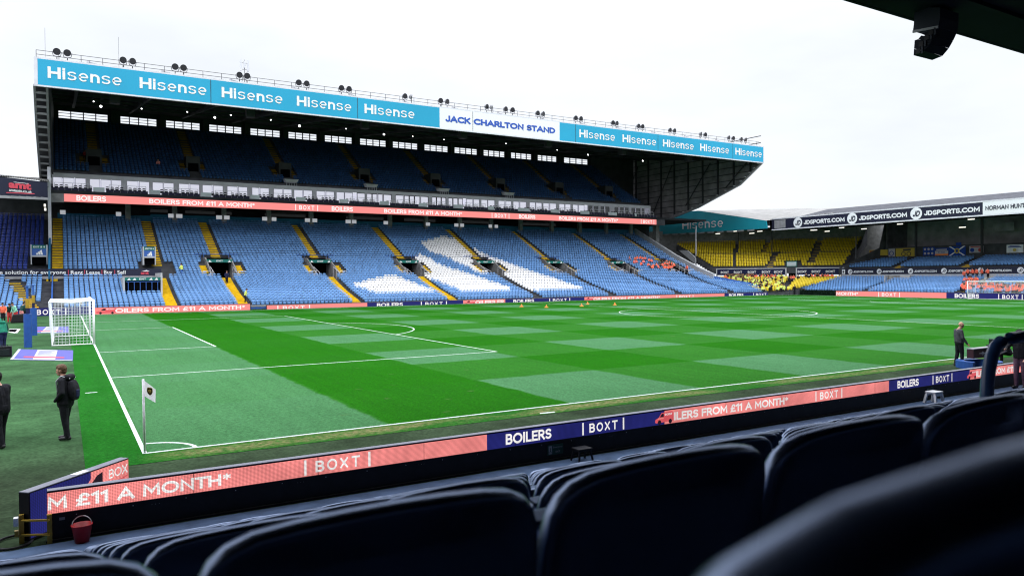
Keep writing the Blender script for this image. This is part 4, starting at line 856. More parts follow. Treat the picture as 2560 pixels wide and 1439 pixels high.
for s_, d0, d1 in ((LAB*.42, .6, 6.4), (LAB*.75, .9, 13.5), (LAB*.30, 7.2, 13.5)):
    d = d0
    while d < d1:
        z = cup(d)+.04; P = [cpos(s_-.5, d), cpos(s_+.5, d), cpos(s_+.5, d+.38), cpos(s_-.5, d+.38)]; mb.prism([(p[0], p[1], z-.3) for p in P], (0, 0, .3), 'stair_yellow'); d += .381
mb.build('stair', yc_s)
mb = MB()    # front barrier between upper and lower yellow tiers, with repeated lettering
def cbox(mb, s0, s1, d0, d1, z0, z1, m): mb.prism([(p[0], p[1], z0) for p in (cpos(s0, d0), cpos(s1, d0), cpos(s1, d1), cpos(s0, d1))], (0, 0, z1-z0), m)
cbox(mb, -.6, LAB*.565, 0, .2, 3.45, 4.6, 'cloth_navy'); cbox(mb, LAB*.64, LAB+.4, 0, .2, 3.45, 4.6, 'cloth_navy'); cbox(mb, -.8, LAB*.565, -.02, .22, 4.603, 4.75, 'concrete_pale'); cbox(mb, LAB*.64, LAB+.4, -.02, .22, 4.603, 4.75, 'concrete_pale')
cbox(mb, -.8, -.603, -.05, .25, 3.0, 4.6, 'concrete_pale'); cbox(mb, LAB*.555, LAB*.5649, -.1, .25, 2.9, 4.75, 'concrete_pale'); cbox(mb, LAB*.6401, LAB*.65, -.1, .25, 2.9, 4.75, 'concrete_pale')
for s0 in (.1, 2.6, 5.2, 7.8, 10.0, 14.2, 16.6, 19.0):
    q = cpos(s0, -.03); w_ = 1.55; mb.text('BOXT', (q[0], q[1], 3.8), (dAB[0], dAB[1], 0), (0, 0, 1), w_, .46, 'white', .015)
mb.build('advert_band', yc_s)
mb = MB(); cbox(mb, LAB*.57, LAB*.635, 1.4, 1.5, 2.9, 4.7, 'void'); cbox(mb, LAB*.56, LAB*.645, .5, .7, 4.95, 6.0, 'exit_green'); cbox(mb, LAB*.565, LAB*.64, .4, .49, 5.1, 5.85, 'glass_pale'); mb.build('entrance', yc_s)
mb = MB(); cbox(mb, -26, LAB+16, 13.9, 14.2, 6.0, 13.2, 'concrete')
mb.build('rear_wall', yc_s)
mb = MB()
q0, q1, q2, q3 = cpos(LAB+.45, .2), cpos(LAB+3.0, 13.8), None, None
mb.prism([(q0[0], q0[1], 3.6), (q1[0], q1[1], 9.2), (q1[0], q1[1], 12.6), (q1[0]*.7+q0[0]*.3, q1[1]*.7+q0[1]*.3, 8.9), (q0[0], q0[1], 5.0)], (.3, .1, 0), 'concrete_dark'); mb.build('edge_wall', yc_s)
a = on(1690, 626, 0, 108.5); b = on(1738, 690, 0, 108.5)
mb = MB(); P = [on(p, q, 0, 108.6) for p, q in ((1696, 625), (1718, 626), (1738, 644), (1738, 660))]; mb.prism([tuple(p) for p in P], (.3, 0, 0), 'concrete_pale'); mb.build('side_wall', yc_s)
for p, q0_, q1_ in ((1740, 584, 692), (1846, 600, 670), (1930, 590, 665), (2140, 585, 640)):
    x_, y_ = (110.3, None) if p < 1800 else (116, None)
    a = on(p, q1_, 0, x_); b = on(p, q0_, 0, x_); MB().tube([(x_, a[1], a[2]-.5), (x_, a[1], 13.5)], .14 if p < 1800 else .09, 'steel_white' if p < 1800 else 'steel_dark', 8).build('column', yc_s)
# turquoise gable in line with the fascia, and the pale roof behind it
gx = NX; T = [on(p, q, 0, gx) for p, q in ((1600, 600), (1640, 586), (1918, 571), (1915, 552), (1745, 527), (1600, 508))]
fb = MB(); fb.prism([tuple(t) for t in T[1:5]]+[tuple(T[4]+(T[4]-T[3])*.9)+() if False else (gx, T[4][1]+24, T[4][2]+1.2), (gx, T[1][1]+16, T[1][2]+.9)], (.25, 0, 0), 'teal_dark')
y0, y1 = Y_at(1706, gx, 14), Y_at(1808, gx, 14); z0_ = on(1706, 573, 0, gx)[2]; z1_ = on(1808, 567, 0, gx)[2]
fb.text('Hisense', (gx-.05, y0, z0_), (0, -1, (z1_-z0_)/(y0-y1)), (0, 0, 1), y0-y1, 1.75, 'pink_letter', .012)
for k in range(10):
    y = T[2][1]+3+k*2.6; z = float(np.interp(y, [T[2][1], T[1][1]], [T[2][2], T[1][2]])); fb.box(gx-.06, gx-.01, y, y+1.7, z-.32, z-.02, 'steel_grey')
fb.build('gable_sign', yc_s)
mb = MB(); Rr = [on(p, q, 0, 124) for p, q in ((1700, 529), (1880, 523.5), (2010, 521), (2135, 520.5))]; F_ = [np.array((gx, T[4][1]+20, T[4][2]+.2)), T[4], T[3], on(2000, 541, 0, gx), on(2080, 533, 0, gx)]
ridge = [np.array((124, Rr[0][1]+14, Rr[0][2])), Rr[0], Rr[1], Rr[2], Rr[3]]
for i in range(4):
    mb.quad(tuple(F_[i]+np.array((.1, 0, .05))), tuple(F_[i+1]+np.array((.1, 0, .05))), tuple(ridge[i+1]), tuple(ridge[i]), 'roof_corr')
for i in range(4):
    a, b = ridge[i], ridge[i+1]; mb.quad(tuple(a), tuple(b), (140, b[1], b[2]-3), (140, a[1], a[2]-3), 'roof_corr')
mb.build('roof', yc_s)
mb = MB(); mb.quad((NX+.3, 75.2, 12.15), (140, 75.2, 12.6), (140, 125, 14.2), (NX+.3, 125, 14.2), 'roof_under'); mb.build('roof_lining', yc_s)
for p, q in ((1795, 584), (1838, 578), (1880, 583), (1900, 578)): a = on(p, q, 0, 117); MB().box(116.9, 117, a[1]-.6, a[1]+.6, a[2]-.07, a[2]+.07, 'tube_lamp').build('tube_lamp', yc_s)
# banners hung along the back of the north stand
def banner(px0, py0, px1, py1, label, draw, base):
    x = 124.45; a = on(px0, py0, 0, x); b = on(px1, py1, 0, x); y0, y1, z1, z0 = a[1], b[1], a[2], b[2]; mb = MB()
    n_ = 12
    for i in range(n_):
        ya, yb = y0+(y1-y0)*i/n_, y0+(y1-y0)*(i+1)/n_; da, db = .06*math.sin(i*1.3), .06*math.sin((i+1)*1.3)
        mb.quad((x+da-.08, ya, z0), (x+db-.08, yb, z0), (x+db*.3-.08, yb, z1), (x+da*.3-.08, ya, z1), base)
    P = lambda u, v, k=1: (x-.16-.01*k, y0+(y1-y0)*u, z0+(z1-z0)*v)
    draw(mb, P, y0-y1, z1-z0)
    return tag(mb.build('banner'), label, 'banner', 'supporters banners along the back wall of the far stand')
def rect(mb, P, u0, v0, u1, v1, m, k=1): mb.quad(P(u0, v0, k), P(u1, v0, k), P(u1, v1, k), P(u0, v1, k), m)
def ring(mb, P, u, v, r, W_, H_, m, k=1, r2=None): c = P(u, v, k); mb.disc(c, (0, -1, 0), (0, 0, 1), r*H_, m, 16, None if r2 is None else r2*H_)
banner(2174, 625, 2220, 638, 'yellow banner with a red block pattern, end of the row by the yellow seats', lambda mb, P, W_, H_: [rect(mb, P, .06+.11*k, .2+.1*(k % 2), .14+.11*k, .85, 'banner_red') for k in range(5)], 'banner_yellow')
banner(2222, 622, 2238, 641, 'small white banner with a blue ring beside a wide yellow one', lambda mb, P, W_, H_: ring(mb, P, .5, .4, .33, W_, H_, 'banner_blue', 1, .24), 'banner_white')
banner(2240, 621, 2288, 640, 'wide yellow banner with two dark rings', lambda mb, P, W_, H_: [ring(mb, P, .42, .3, .28, W_, H_, 'steel_dark', 1, .2), ring(mb, P, .7, .3, .28, W_, H_, 'steel_dark', 1, .2), rect(mb, P, .4, .68, .8, .9, 'steel_dark')], 'banner_yellow')
banner(2308, 618, 2338, 638, 'dark blue banner with rows of pale crests', lambda mb, P, W_, H_: [ring(mb, P, .2+.3*i, .25+.5*j, .14, W_, H_, 'banner_white') for i in range(3) for j in range(2)], 'banner_blue')
banner(2339, 620, 2372, 638, 'banner of blue, white and orange stripes with lettering', lambda mb, P, W_, H_: [rect(mb, P, 0, .22, 1, .62, 'banner_white'), rect(mb, P, 0, 0, 1, .22, 'cone_orange', 2), rect(mb, P, .1, .7, .9, .85, 'banner_white'), mb.text('IN CO 49'[:5], P(.25, .32, 2), (0, -1, 0), (0, 0, 1), W_*.5, H_*.2, 'banner_blue', .02)], 'banner_blue')
def salt(mb, P, W_, H_):
    mb.poly([P(0, 0), P(.12, 0), P(1, 1), P(.88, 1)], 'white_sign'); mb.poly([P(.88, 0, 2), P(1, 0, 2), P(.12, 1, 2), P(0, 1, 2)], 'white_sign'); ring(mb, P, .5, .5, .28, W_, H_, 'banner_yellow', 3); rect(mb, P, .44, .35, .56, .65, 'banner_blue', 4)
banner(2373, 616, 2415, 638, 'blue banner with a white diagonal cross and yellow shield', salt, 'banner_blue')
banner(2424, 615, 2460, 631, 'white banner with red lettering line and round crests', lambda mb, P, W_, H_: [rect(mb, P, .1, .8, .9, .93, 'banner_red'), ring(mb, P, .22, .4, .3, W_, H_, 'banner_blue'), ring(mb, P, .78, .4, .3, W_, H_, 'banner_red')], 'banner_white')
banner(2517, 612, 2559, 631, 'plain white banner with one small crest below two lines of text', lambda mb, P, W_, H_: [rect(mb, P, .2, .82, .8, .9, 'banner_blue'), rect(mb, P, .1, .66, .9, .76, 'banner_blue'), ring(mb, P, .5, .35, .2, W_, H_, 'gold')], 'white_sign')
tag(MB().box(124.3, 124.36, on(2403, 610, 0, 124.3)[1], on(2390, 610, 0, 124.3)[1], on(2400, 613, 0, 124.3)[2], on(2400, 606, 0, 124.3)[2], 'banner_blue').build('banner'), 'little blue flag above the diagonal cross banner', 'banner', 'supporters banners along the back wall of the far stand')
# ------------------------------------------------------------------ advertising boards
def board(name, label, y, z0, z1, secs, px0, px1, depth=.2, suffix=''):
    mb = MB(); x0, x1 = X_at(px0, y, .4), X_at(px1, y, .4); zc = (z0+z1)/2; PX = lambda p: X_at(p, y, zc)
    mb.box(x0, x1, y, y+depth, 0, z1+.03, 'black')
    for p0, p1, m, items in secs:
        mb.quad((PX(p0), y-.012, z0), (PX(p1), y-.012, z0), (PX(p1), y-.012, z1), (PX(p0), y-.012, z1), m)
        for it in items:
            if it[0] == 'van': led_van(mb, PX(it[1]), PX(it[2]), y-.012, z0, z1, 1, .02)
            else: led_text(mb, it[0], PX(it[1]), PX(it[2]), y-.012, z0, z1, 1, 'led_white', .02)
    return tag(mb.build(name), label, 'advert board', 'LED boards round the pitch')
OIL = 'OILERS FROM £11 A MONTH*'
board('advert_board', 'violet LED board behind the goal net at the far left', 70.0, -.02, .78, [(40, 236, 'led_navy', [('|BOXT|', 76, 166)])], 40, 236)
board('advert_board', 'pink LED board with van and boiler slogan right beside the near goal', 70.0, -.02, .68, [(237, 625, 'led_pink', [('van', 240, 290), (OIL, 288, 613)])], 237, 626)
board('advert_board', 'long pink and navy LED board along the far touchline', 70.3, -.2, .45,
      [(667, 918, 'led_pink', [('|BOXT|', 693, 775)]), (918, 1158, 'led_navy', [('BOILERS', 942, 1007), ('|BOXT|', 1052, 1117)]), (1158, 1263, 'led_pink', [('van', 1160, 1189), ('OILERS FR', 1188, 1260)]),
       (1263, 1461, 'led_navy', [('BOILERS', 1283, 1335), ('|BOXT|', 1373, 1425)]), (1461, 1811, 'led_pink', [('van', 1461, 1485), (OIL, 1483, 1650), ('|BOXT|', 1691, 1733)]),
       (1811, 1948, 'led_navy', [('BOILERS', 1822, 1858), ('|BOXT|', 1883, 1922)]), (1948, 1992, 'led_pink', [('van', 1950, 1978)])], 666, 1993)
# board in front of the north stand faces the goal
nb = MB(); NXB = 107.0; ya, yb = Y_at(2090, NXB, .3), 18.0; z0, z1 = -.05, .78
nb.box(NXB, NXB+.2, yb, ya, 0, z1+.03, 'black'); PY = lambda p: Y_at(p, NXB, .35)
for p0, p1, m in ((2090, 2366, 'led_pink'), (2366, 2700, 'led_navy')): nb.quad((NXB-.012, PY(p0), z0), (NXB-.012, max(PY(p1), yb), z0), (NXB-.012, max(PY(p1), yb), z1), (NXB-.012, PY(p0), z1), m)
for b, p0, p1 in (('MONTH*', 2091, 2146), ('|BOXT|', 2196, 2250), ('BOILERS', 2387, 2448), ('|BOXT|', 2496, 2557)): led_text(nb, b, PY(p0), PY(p1), NXB-.012, z0, z1, 0, 'led_white', .02)
tag(nb.build('advert_board'), 'pink then navy LED board behind the far goal', 'advert board', 'LED boards round the pitch')
mb = MB()
q0, q1 = on(1990, 739, 0, 108.0), on(2090, 742, 0, 108.0)
mb.box(107.9, 108.3, q1[1]-1, q0[1]+.6, 0, .85, 'hedge')
for k in range(700):
    y = rng.uniform(q1[1]-1, q0[1]+.6); z = rng.uniform(.1, .9); x = 107.9+rng.normal()*.05; s = .09; a = rng.uniform(0, 3)
    mb.quad((x-.02, y-s*math.cos(a), z-s*math.sin(a)), (x-.1, y+s*.5, z-s), (x, y+s*math.cos(a), z+s*math.sin(a)), (x-.06, y-s*.4, z+s), 'hedge')
tag(mb.build('hedge'), 'low dark green hedge screen closing the gap in the corner of the boards', 'hedge')
# low blue rail where the far board is interrupted
mb = MB(); x0, x1 = X_at(627, 70.6, .3), X_at(666, 70.6, .3); mb.box(x0, x1, 70.6, 70.75, .35, .5, 'steel_grey'); mb.box(x0, x1, 70.6, 70.75, .1, .25, 'tube_blue')
for q in np.linspace(x0+.1, x1-.1, 4): mb.box(q-.04, q+.04, 70.65, 70.7, 0, .5, 'tube_blue')
tag(mb.build('low_barrier'), 'short blue and grey barrier in the gap between two far LED boards', 'barrier')
# near board along the touchline in front of the camera
NY = -5.1; z0, z1 = .39, .685; sfx = '_pixels'
mb = MB(); x0 = X_at(118, NY, .5); PX = lambda p: X_at(p, NY, .54)
mb.box(x0, 44, NY, NY+.13, .03, z1+.02, 'black_board'); mb.box(x0, 44, NY-.004, NY+.134, z1+.0205, z1+.03, 'cap_grey')
for p0, p1, m in ((118, 1217, 'led_pink_pixels'), (1217, 1660, 'led_navy_pixels'), (1660, 2222, 'led_pink_pixels'), (2222, 2424, 'led_navy_pixels'), (2424, 3000, 'led_pink_pixels')):
    mb.quad((PX(p0), NY-.004, z0), (min(PX(p1), 44), NY-.004, z0), (min(PX(p1), 44), NY-.004, z1), (PX(p0), NY-.004, z1), m)
ILE = 'ILERS FROM £11 A MONTH*'
for b, p0, p1 in (('M £11 A MONTH*', 112, 577), ('|BOXT|', 760, 926), ('BOILERS', 1264, 1378), ('|BOXT|', 1455, 1560), (ILE, 1685, 1970), ('|BOXT|', 2038, 2105), ('BOILERS', 2243, 2296), ('|BOXT|', 2331, 2380), (ILE, 2440, 2598)):
    led_text(mb, b, max(PX(p0), x0+.005), PX(p1), NY-.004, z0, z1, 1, 'led_white_pixels', .004)
for p0, p1 in ((1637, 1682), (2417, 2440)): led_van(mb, PX(p0), PX(p1), NY-.004, z0, z1, 1, .006, '_pixels')
for k in range(60):
    x = x0+.35+k*.72; mb.disc((x, NY-.004, .335), (1, 0, 0), (0, 0, 1), .007, 'steel_white', 6)
    if k % 3 == 1:
        for dx in (0, .05, .1): mb.disc((x+.25+dx, NY-.004, .31), (1, 0, 0), (0, 0, 1), .005, 'steel_grey', 6)
for k in range(14): x = x0+1.9+k*1.92; mb.box(x-.004, x+.004, NY-.0075, NY-.0045, z0, z1, 'black')
p = on(155, 1295, 1, NY); mb.box(p[0]-.035, p[0]+.035, NY-.006, NY-.004, p[2]-.02, p[2]+.02, 'steel_grey')
nbo = tag(mb.build('advert_board'), 'long near LED board on a black base, pink and navy, along the walkway', 'advert board', 'LED boards round the pitch')
MB().box(x0-.02, 44, NY-.06, NY-.001, 0, .03, 'black').build('kick_rail', nbo)
for p0, p1, q0, q1 in ((1368, 1407, 1113, 1131), (2315, 2333, 970, 985)):
    a = on(p0, q0, 1, NY); b = on(p1, q1, 1, NY); zc = (a[2]+b[2])/2; h = .1; mb = MB(); W_ = b[0]-a[0]
    mb.box(a[0], b[0], NY-.014, NY-.005, zc-h, zc+h, 'exit_dim'); mb.text('Emergency', (a[0]+W_*.36, NY-.017, zc+.02), (1, 0, 0), (0, 0, 1), W_*.58, .045, 'steel_grey', 0); mb.text('exit', (a[0]+W_*.5, NY-.017, zc-.065), (1, 0, 0), (0, 0, 1), W_*.3, .055, 'steel_grey', 0)
    mb.quad((a[0]+W_*.06, NY-.0165, zc-.08), (a[0]+W_*.28, NY-.0165, zc-.08), (a[0]+W_*.28, NY-.0165, zc+.08), (a[0]+W_*.06, NY-.0165, zc+.08), 'steel_grey')
    mb.bar((a[0]+W_*.12, NY-.018, zc-.06), (a[0]+W_*.2, NY-.018, zc+.05), .012, .002, 'exit_dim', (0, 1, 0)); mb.bar((a[0]+W_*.24, NY-.018, zc-.06), (a[0]+W_*.16, NY-.018, zc), .012, .002, 'exit_dim', (0, 1, 0)); mb.build('exit_sign', nbo)
# short return board at the corner, set at an angle
a = np.array((-1.87, -4.98)); b = np.array((-.53, -3.50)); d = (b-a)/np.linalg.norm(b-a); nrm = np.array((d[1], -d[0])); th = .16; zt = .69
mb = MB(); P4 = [a, b, b-nrm*th, a-nrm*th]
mb.prism([(p[0], p[1], .02) for p in P4], (0, 0, zt-.02), 'black'); mb.prism([(p[0], p[1], zt+.001) for p in P4], (0, 0, .012), 'cap_grey')
LB = np.linalg.norm(b-a); F = lambda s, z, k=1: (a[0]+d[0]*LB*s+nrm[0]*.004*k, a[1]+d[1]*LB*s+nrm[1]*.004*k, z)
mb.quad(F(0.01, .05), F(.58, .05), F(.58, zt-.01), F(0.01, zt-.01), 'led_navy_pixels'); mb.quad(F(.58, .05), F(.995, .05), F(.995, zt-.01), F(.58, zt-.01), 'led_pink_pixels')
mb.poly([F(.52, .40, 2), F(.535, .50, 2), F(.60, .62, 2), F(.68, zt-.03, 2), F(.86, zt-.02, 2), F(.98, zt-.02, 2), F(.98, .12, 2), F(.52, .12, 2)], 'led_pink_pixels')
mb.poly([F(.56, .47, 3), F(.64, .60, 3), F(.70, .63, 3), F(.70, .44, 3)], 'led_black_pixels'); mb.poly([F(.545, .44, 3), F(.57, .47, 3), F(.70, .42, 3), F(.70, .38, 3)], 'led_rose_pixels'); mb.poly([F(.84, .40, 3), F(.98, .44, 3), F(.98, .415, 3), F(.84, .38, 3)], 'led_rose_pixels')
mb.text('BOX', F(.765, .47, 4), (d[0], d[1], .0), (0, 0, 1), LB*.215, .155, 'led_white_pixels', .0)
rbd = tag(mb.build('advert_board'), 'short angled LED board at the corner, navy turning pink, grey top', 'advert board', 'LED boards round the pitch')
tagp = MB(); t0 = .50; tagp.prism([(F(s, 0)[0]-nrm[0]*k, F(s, 0)[1]-nrm[1]*k, zt+.014) for s, k in ((.45, .02), (.58, .02), (.58, .14), (.45, .14))], (0, 0, .004), 'white_sign'); tagp.build('paper_label', rbd)
# yellow steel frame holding the end of the boards
fr = thing('barrier_frame', (-1.75, -5.05, 0), 'worn yellow steel frame bracing the near end of the boards', 'frame')
for px, y in ((54, -4.95), (124, NY-.05)):
    x = X_at(px, y, .2); MB().box(x-.03, x+.03, y-.03, y+.03, 0, .4, 'yellow_paint').build('post', fr)
xa, xb = X_at(54, -4.98, .2), X_at(124, NY-.05, .2)
for z in (.33, .13): MB().bar((xa, -5.02, z), (xb, NY-.09, z), .025, .025, 'yellow_paint').build('rail', fr)
MB().box(xa-.09, xa-.035, -5.05, -4.95, .27, .38, 'white').build('clamp', fr); MB().box(xa-.08, xa-.035, -5.03, -4.97, .12, .2, 'yellow_paint').build('clamp', fr)
# cable loop on the ground
mb = MB(); c = on(45, 1352, 2, .02); mb.tube([(c[0]+.22*math.cos(t)-.05, c[1]+.30*math.sin(t), .02) for t in np.linspace(0, 2*math.pi, 26)], .018, 'black', 6)
mb.tube([(c[0]+.1, c[1]+.25, .02), (c[0]+.5, c[1]+.35, .03), (c[0]+.75, c[1]+.42, .02)], .018, 'black', 6); tag(mb.build('cable_loop'), 'black hose looped on the ground by the yellow frame', 'hose')
# red bucket
by_ = -5.34; bx_ = X_at(205, by_, .12); bz = 0.0
bk = thing('bucket', (bx_, by_, 0), 'red bucket with a wire handle on the blue walkway', 'bucket')
mb = MB(); n = 28; prof = [(.0, .012), (.085, .012), (.09, .0), (.128, .235), (.134, .235), (.134, .25), (.124, .25), (.085, .02), (0, .02)]
vs = [(bx_+r*math.cos(2*math.pi*k/n), by_+r*math.sin(2*math.pi*k/n), z) for r, z in prof for k in range(n)]
mb.add(vs, [(i*n+k, i*n+(k+1) % n, (i+1)*n+(k+1) % n, (i+1)*n+k) for i in range(len(prof)-1) for k in range(n)], 'bucket_red'); mb.build('pail', bk, smooth=True)
MB().tube([(bx_+.132*math.cos(t)*.9, by_+.07*math.sin(t)*0-.0+.05*math.sin(t), .24+.11*math.sin(t)) for t in np.linspace(0, math.pi, 18)], .006, 'grey_metal', 6).build('handle', bk)
# stools on the walkway
def stool(px, py, y, label, m, h=.24, w_=.17):
    x = X_at(px, y, .1); t = thing('stool', (x, y, 0), label, 'stool')
    mb = MB(); mb.box(x-w_, x+w_, y-w_*.75, y+w_*.75, h-.03, h, m); mb.box(x-w_*.9, x+w_*.9, y-w_*.66, y+w_*.66, h-.06, h-.031, m); mb.build('seat', t, bevel=.008)
    for sx in (-1, 1):
        for sy in (-1, 1):
            g = MB(); a = (x+sx*w_*.78, y+sy*w_*.58); b = (x+sx*w_*1.0, y+sy*w_*.8)
            g.bar((a[0], a[1], h-.06), (b[0], b[1], 0), .06 if m == 'stool_white' else .03, .06 if m == 'stool_white' else .03, m, (0, 1, 0)); g.build('leg', t)
    if m == 'stool_white':
        g = MB(); [g.box(x-w_*.88, x+w_*.88, y+s*w_*.66-.008, y+s*w_*.66+.008, h-.12, h-.061, m) for s in (-1, 1)]; g.build('apron', t)
stool(2335, 992, -5.55, 'white plastic stool on the walkway beside the black board', 'stool_white', .33, .2)
stool(1455, 1135, -5.45, 'small black step stool below the emergency exit sign', 'black_board', .26, .17)
# ------------------------------------------------------------------ goals
def make_goal(x, s, label):
    g = thing('goal', (x, 34, 0), label, 'goal', 'goals'); y0, y1, h, r, dp = 30.34, 37.66, 2.44, .06, 2.0
    mb = MB(); mb.tube([(x, y0, 0), (x, y0, h+r)], r, 'white', 12); mb.build('post', g, smooth=True); MB().tube([(x, y1, 0), (x, y1, h+r)], r, 'white', 12).build('post', g, smooth=True)
    MB().tube([(x, y0, h), (x, y1, h)], r, 'white', 12).build('crossbar', g, smooth=True)
    mb = MB(); xb = x-s*dp
    for y in (y0, y1): mb.tube([(x, y, .03), (xb, y, .03), (xb-s*.22, y, h-.05)] if False else [(x, y, .03), (xb, y, .03)], .035, 'white', 8)
    mb.tube([(xb, y0, .03), (xb, y1, .03)], .035, 'white', 8); mb.build('base_frame', g, smooth=True)
    nb = MB(); st = .17; rr = .0088
    ys = np.arange(y0, y1+.01, st); zs = np.arange(.05, h+.01, st); xs_ = np.arange(0, dp+.01, st)
    sag = lambda q: -.10*math.sin(math.pi*q)
    for y in ys: nb.tube([(xb, y, .03), (xb-s*.1, y, h*.5), (xb-s*.12, y, h-.04)], rr, 'net', 3, False); nb.tube([(x, y, h), (x-s*dp*.5, y, h-.10), (xb-s*.12, y, h-.04)], rr, 'net', 3, False)
    for z in zs: nb.tube([(xb-s*.12*(z/h), y0, z), (xb-s*.12*(z/h), y1, z)], rr, 'net', 3, False)
    for q in xs_[1:]: nb.tube([(x-s*q, y0, h+sag(q/dp)*.9), (x-s*q, y1, h+sag(q/dp)*.9)], rr, 'net', 3, False)
    for y in (y0, y1):
        for z in zs: nb.tube([(x, y, z), (xb-s*.12*(z/h), y, z-.02)], rr, 'net', 3, False)
        for q in xs_: nb.tube([(x-s*q, y, .03), (x-s*q, y, h+sag(q/dp)*.9)], rr, 'net', 3, False)
        nb.tube([(x, y, h), (x-s*dp*.5, y, h-.10), (xb-s*.12, y, h-.04)], .03, 'net', 5); nb.tube([(xb, y, .03), (xb-s*.12, y, h-.04)], .028, 'net', 5)
    nb.tube([(xb-s*.12, y0, h-.04), (xb-s*.12, y1, h-.04)], .028, 'net', 5); nb.build('net', g)
make_goal(0, 1, 'white goal with a box net on the near goal line')
make_goal(105, -1, 'small distant white goal in front of the far stand')
# padded net posts behind the goal
for x, y, lb in ((-3.1, 30.3, 'nearer blue padded net post with a yellow band behind the goal'), (-3.12, 40.2, 'farther blue padded net post with a yellow band behind the goal')):
    t = thing('net_post', (x, y, 0), lb, 'post', 'padded net posts'); MB().tube([(x, y, 0), (x, y, 1.8)], .19, 'pad_blue', 18).build('padding', t, smooth=False)
    mb = MB(); mb.tube([(x, y, 1.8), (x, y, 2.12)], .085, 'cloth_navy', 10); mb.tube([(x, y, 2.62), (x, y, 3.25)], .06, 'tube_blue', 10); mb.tube([(x, y, 3.25), (x, y, 3.3)], .1, 'tube_blue', 10); mb.build('pole', t)
    MB().tube([(x, y, 2.12), (x, y, 2.62)], .09, 'yellow_paint', 10).build('band', t)
# corner flags
def corner_flag(x, y, label, px_=None):
    t = thing('corner_flag', (x, y, 0), label, 'flag', 'corner flags'); MB().tube([(x, y, 0), (x-.012, y, 1.56)], .024, 'flag_white', 10).build('pole', t, smooth=True)
    mb = MB(); nx, ny = 7, 8; u = np.array((.93, -.2, -.42)); vs = []
    W_, H_ = .25, .33
    for j in range(ny):
        for i in range(nx):
            a = i/(nx-1); b = j/(ny-1); wv = .025*math.sin(a*5+b*2)*a
            vs.append((x-.01+W_*a*.9, y-.05*a+wv*2, 1.55-H_*b-.16*a*(1-b)-.05*a+.14*a*b*0-.12*a*b))
    mb.add(vs, [(j*nx+i, j*nx+i+1, (j+1)*nx+i+1, (j+1)*nx+i) for j in range(ny-1) for i in range(nx-1)], 'flag_cloth')
    f = mb.build('flag', t, smooth=True); c = Vector((x+.105, y-.05, 1.55-.16-.085)); b = MB()
    sh = [(-.05, .07), (-.03, .082), (.03, .082), (.05, .07), (.056, .0), (.04, -.05), (0, -.085), (-.04, -.05), (-.056, 0)]
    for k, m, o in ((1.0, 'gold', .0), (.86, 'black', .003), (.5, 'gold', .006)): b.poly([(c.x+p*k, c.y-.03-o, c.z-p*.25*k+q*k) for p, q in sh], m)
    for dx in (-.012, .012): b.bar((c.x+dx, c.y-.04, c.z-.03), (c.x-dx*.5, c.y-.04, c.z+.03), .006, .002, 'black', (0, 1, 0))
    b.build('badge', f)
corner_flag(0, 0, 'white corner flag with a gold and black badge on the near corner')
corner_flag(-.1, 66.2, 'far small corner flag beyond the goal net')
# ground advert mats behind the goal
for pts, lb in ((((25, 898), (182, 901), (183, 875), (46, 872)), 'nearer purple and white advert mat lying behind the goal'), (((60, 832), (172, 831), (172, 816), (86, 816)), 'farther purple and white advert mat, partly behind the net')):
    Q = [on(p, q, 2, .012) for p, q in pts]; mb = MB(); L_ = lambda s, t: tuple((Q[0]*(1-s)+Q[1]*s)*(1-t)+(Q[3]*(1-s)+Q[2]*s)*t)
    def pan(s0, t0, s1, t1, m, k): mb.add([tuple(np.array(L_(s, t))+np.array((0, 0, .002*k))) for s, t in ((s0, t0), (s1, t0), (s1, t1), (s0, t1))], [(0, 1, 2, 3)], m)
    mb.prism([tuple(q-np.array((0, 0, .012))) for q in Q], (0, 0, .012), 'mat_purple'); pan(0, 0, .05, 1, 'mat_white', 1); pan(.36, .03, .72, .97, 'mat_white', 1)
    for k in range(5): pan(.40, .38+.11*k, .68-.05*(k % 2), .42+.11*k, 'mat_purple', 2)
    pan(.19, .20, .86, .30, 'mat_red', 2)
    pan(.06, .01, .99, .05, 'mat_white', 1)
    tag(mb.build('advert_mat'), lb, 'advert mat', 'mats behind the goal')
Q = [on(p, q, 2, 0) for p, q in ((24, 830), (40, 832), (48, 823), (24, 823))]; mb = MB(); mb.poly([tuple(q+np.array((0, 0, .004))) for q in Q], 'void')
for a, b in ((0, 1), (1, 2), (2, 3)): mb.bar(tuple(Q[a]), tuple(Q[b]), .14, .05, 'flag_white')
tag(mb.build('ground_hatch'), 'open ground hatch with a pale rim behind the goal', 'hatch')
for i, (p, q) in enumerate(((1304, 765), (1366, 767), (1454, 764), (1469, 759), (1537, 761))):
    b = on(p, q+1.5, 2, 0); mb = MB(); n = 14; r0 = .26; prof = [(r0, 0), (r0, .03), (.12, .05), (.03, .33), (0, .34)]
    mb.add([(b[0]+r*math.cos(2*math.pi*k/n), b[1]+r*math.sin(2*math.pi*k/n), z) for r, z in prof for k in range(n)], [(j*n+k, j*n+(k+1) % n, (j+1)*n+(k+1) % n, (j+1)*n+k) for j in range(4) for k in range(n)], 'cone_orange')
    tag(mb.build('training_cone'), ['orange training cone nearest the left end of the row', 'orange training cone set closest to the camera', 'orange training cone below the pink van on the far board', 'orange training cone closest to the far boards', 'orange training cone at the right end, by the pink board'][i], 'cone', 'training cones on the pitch')
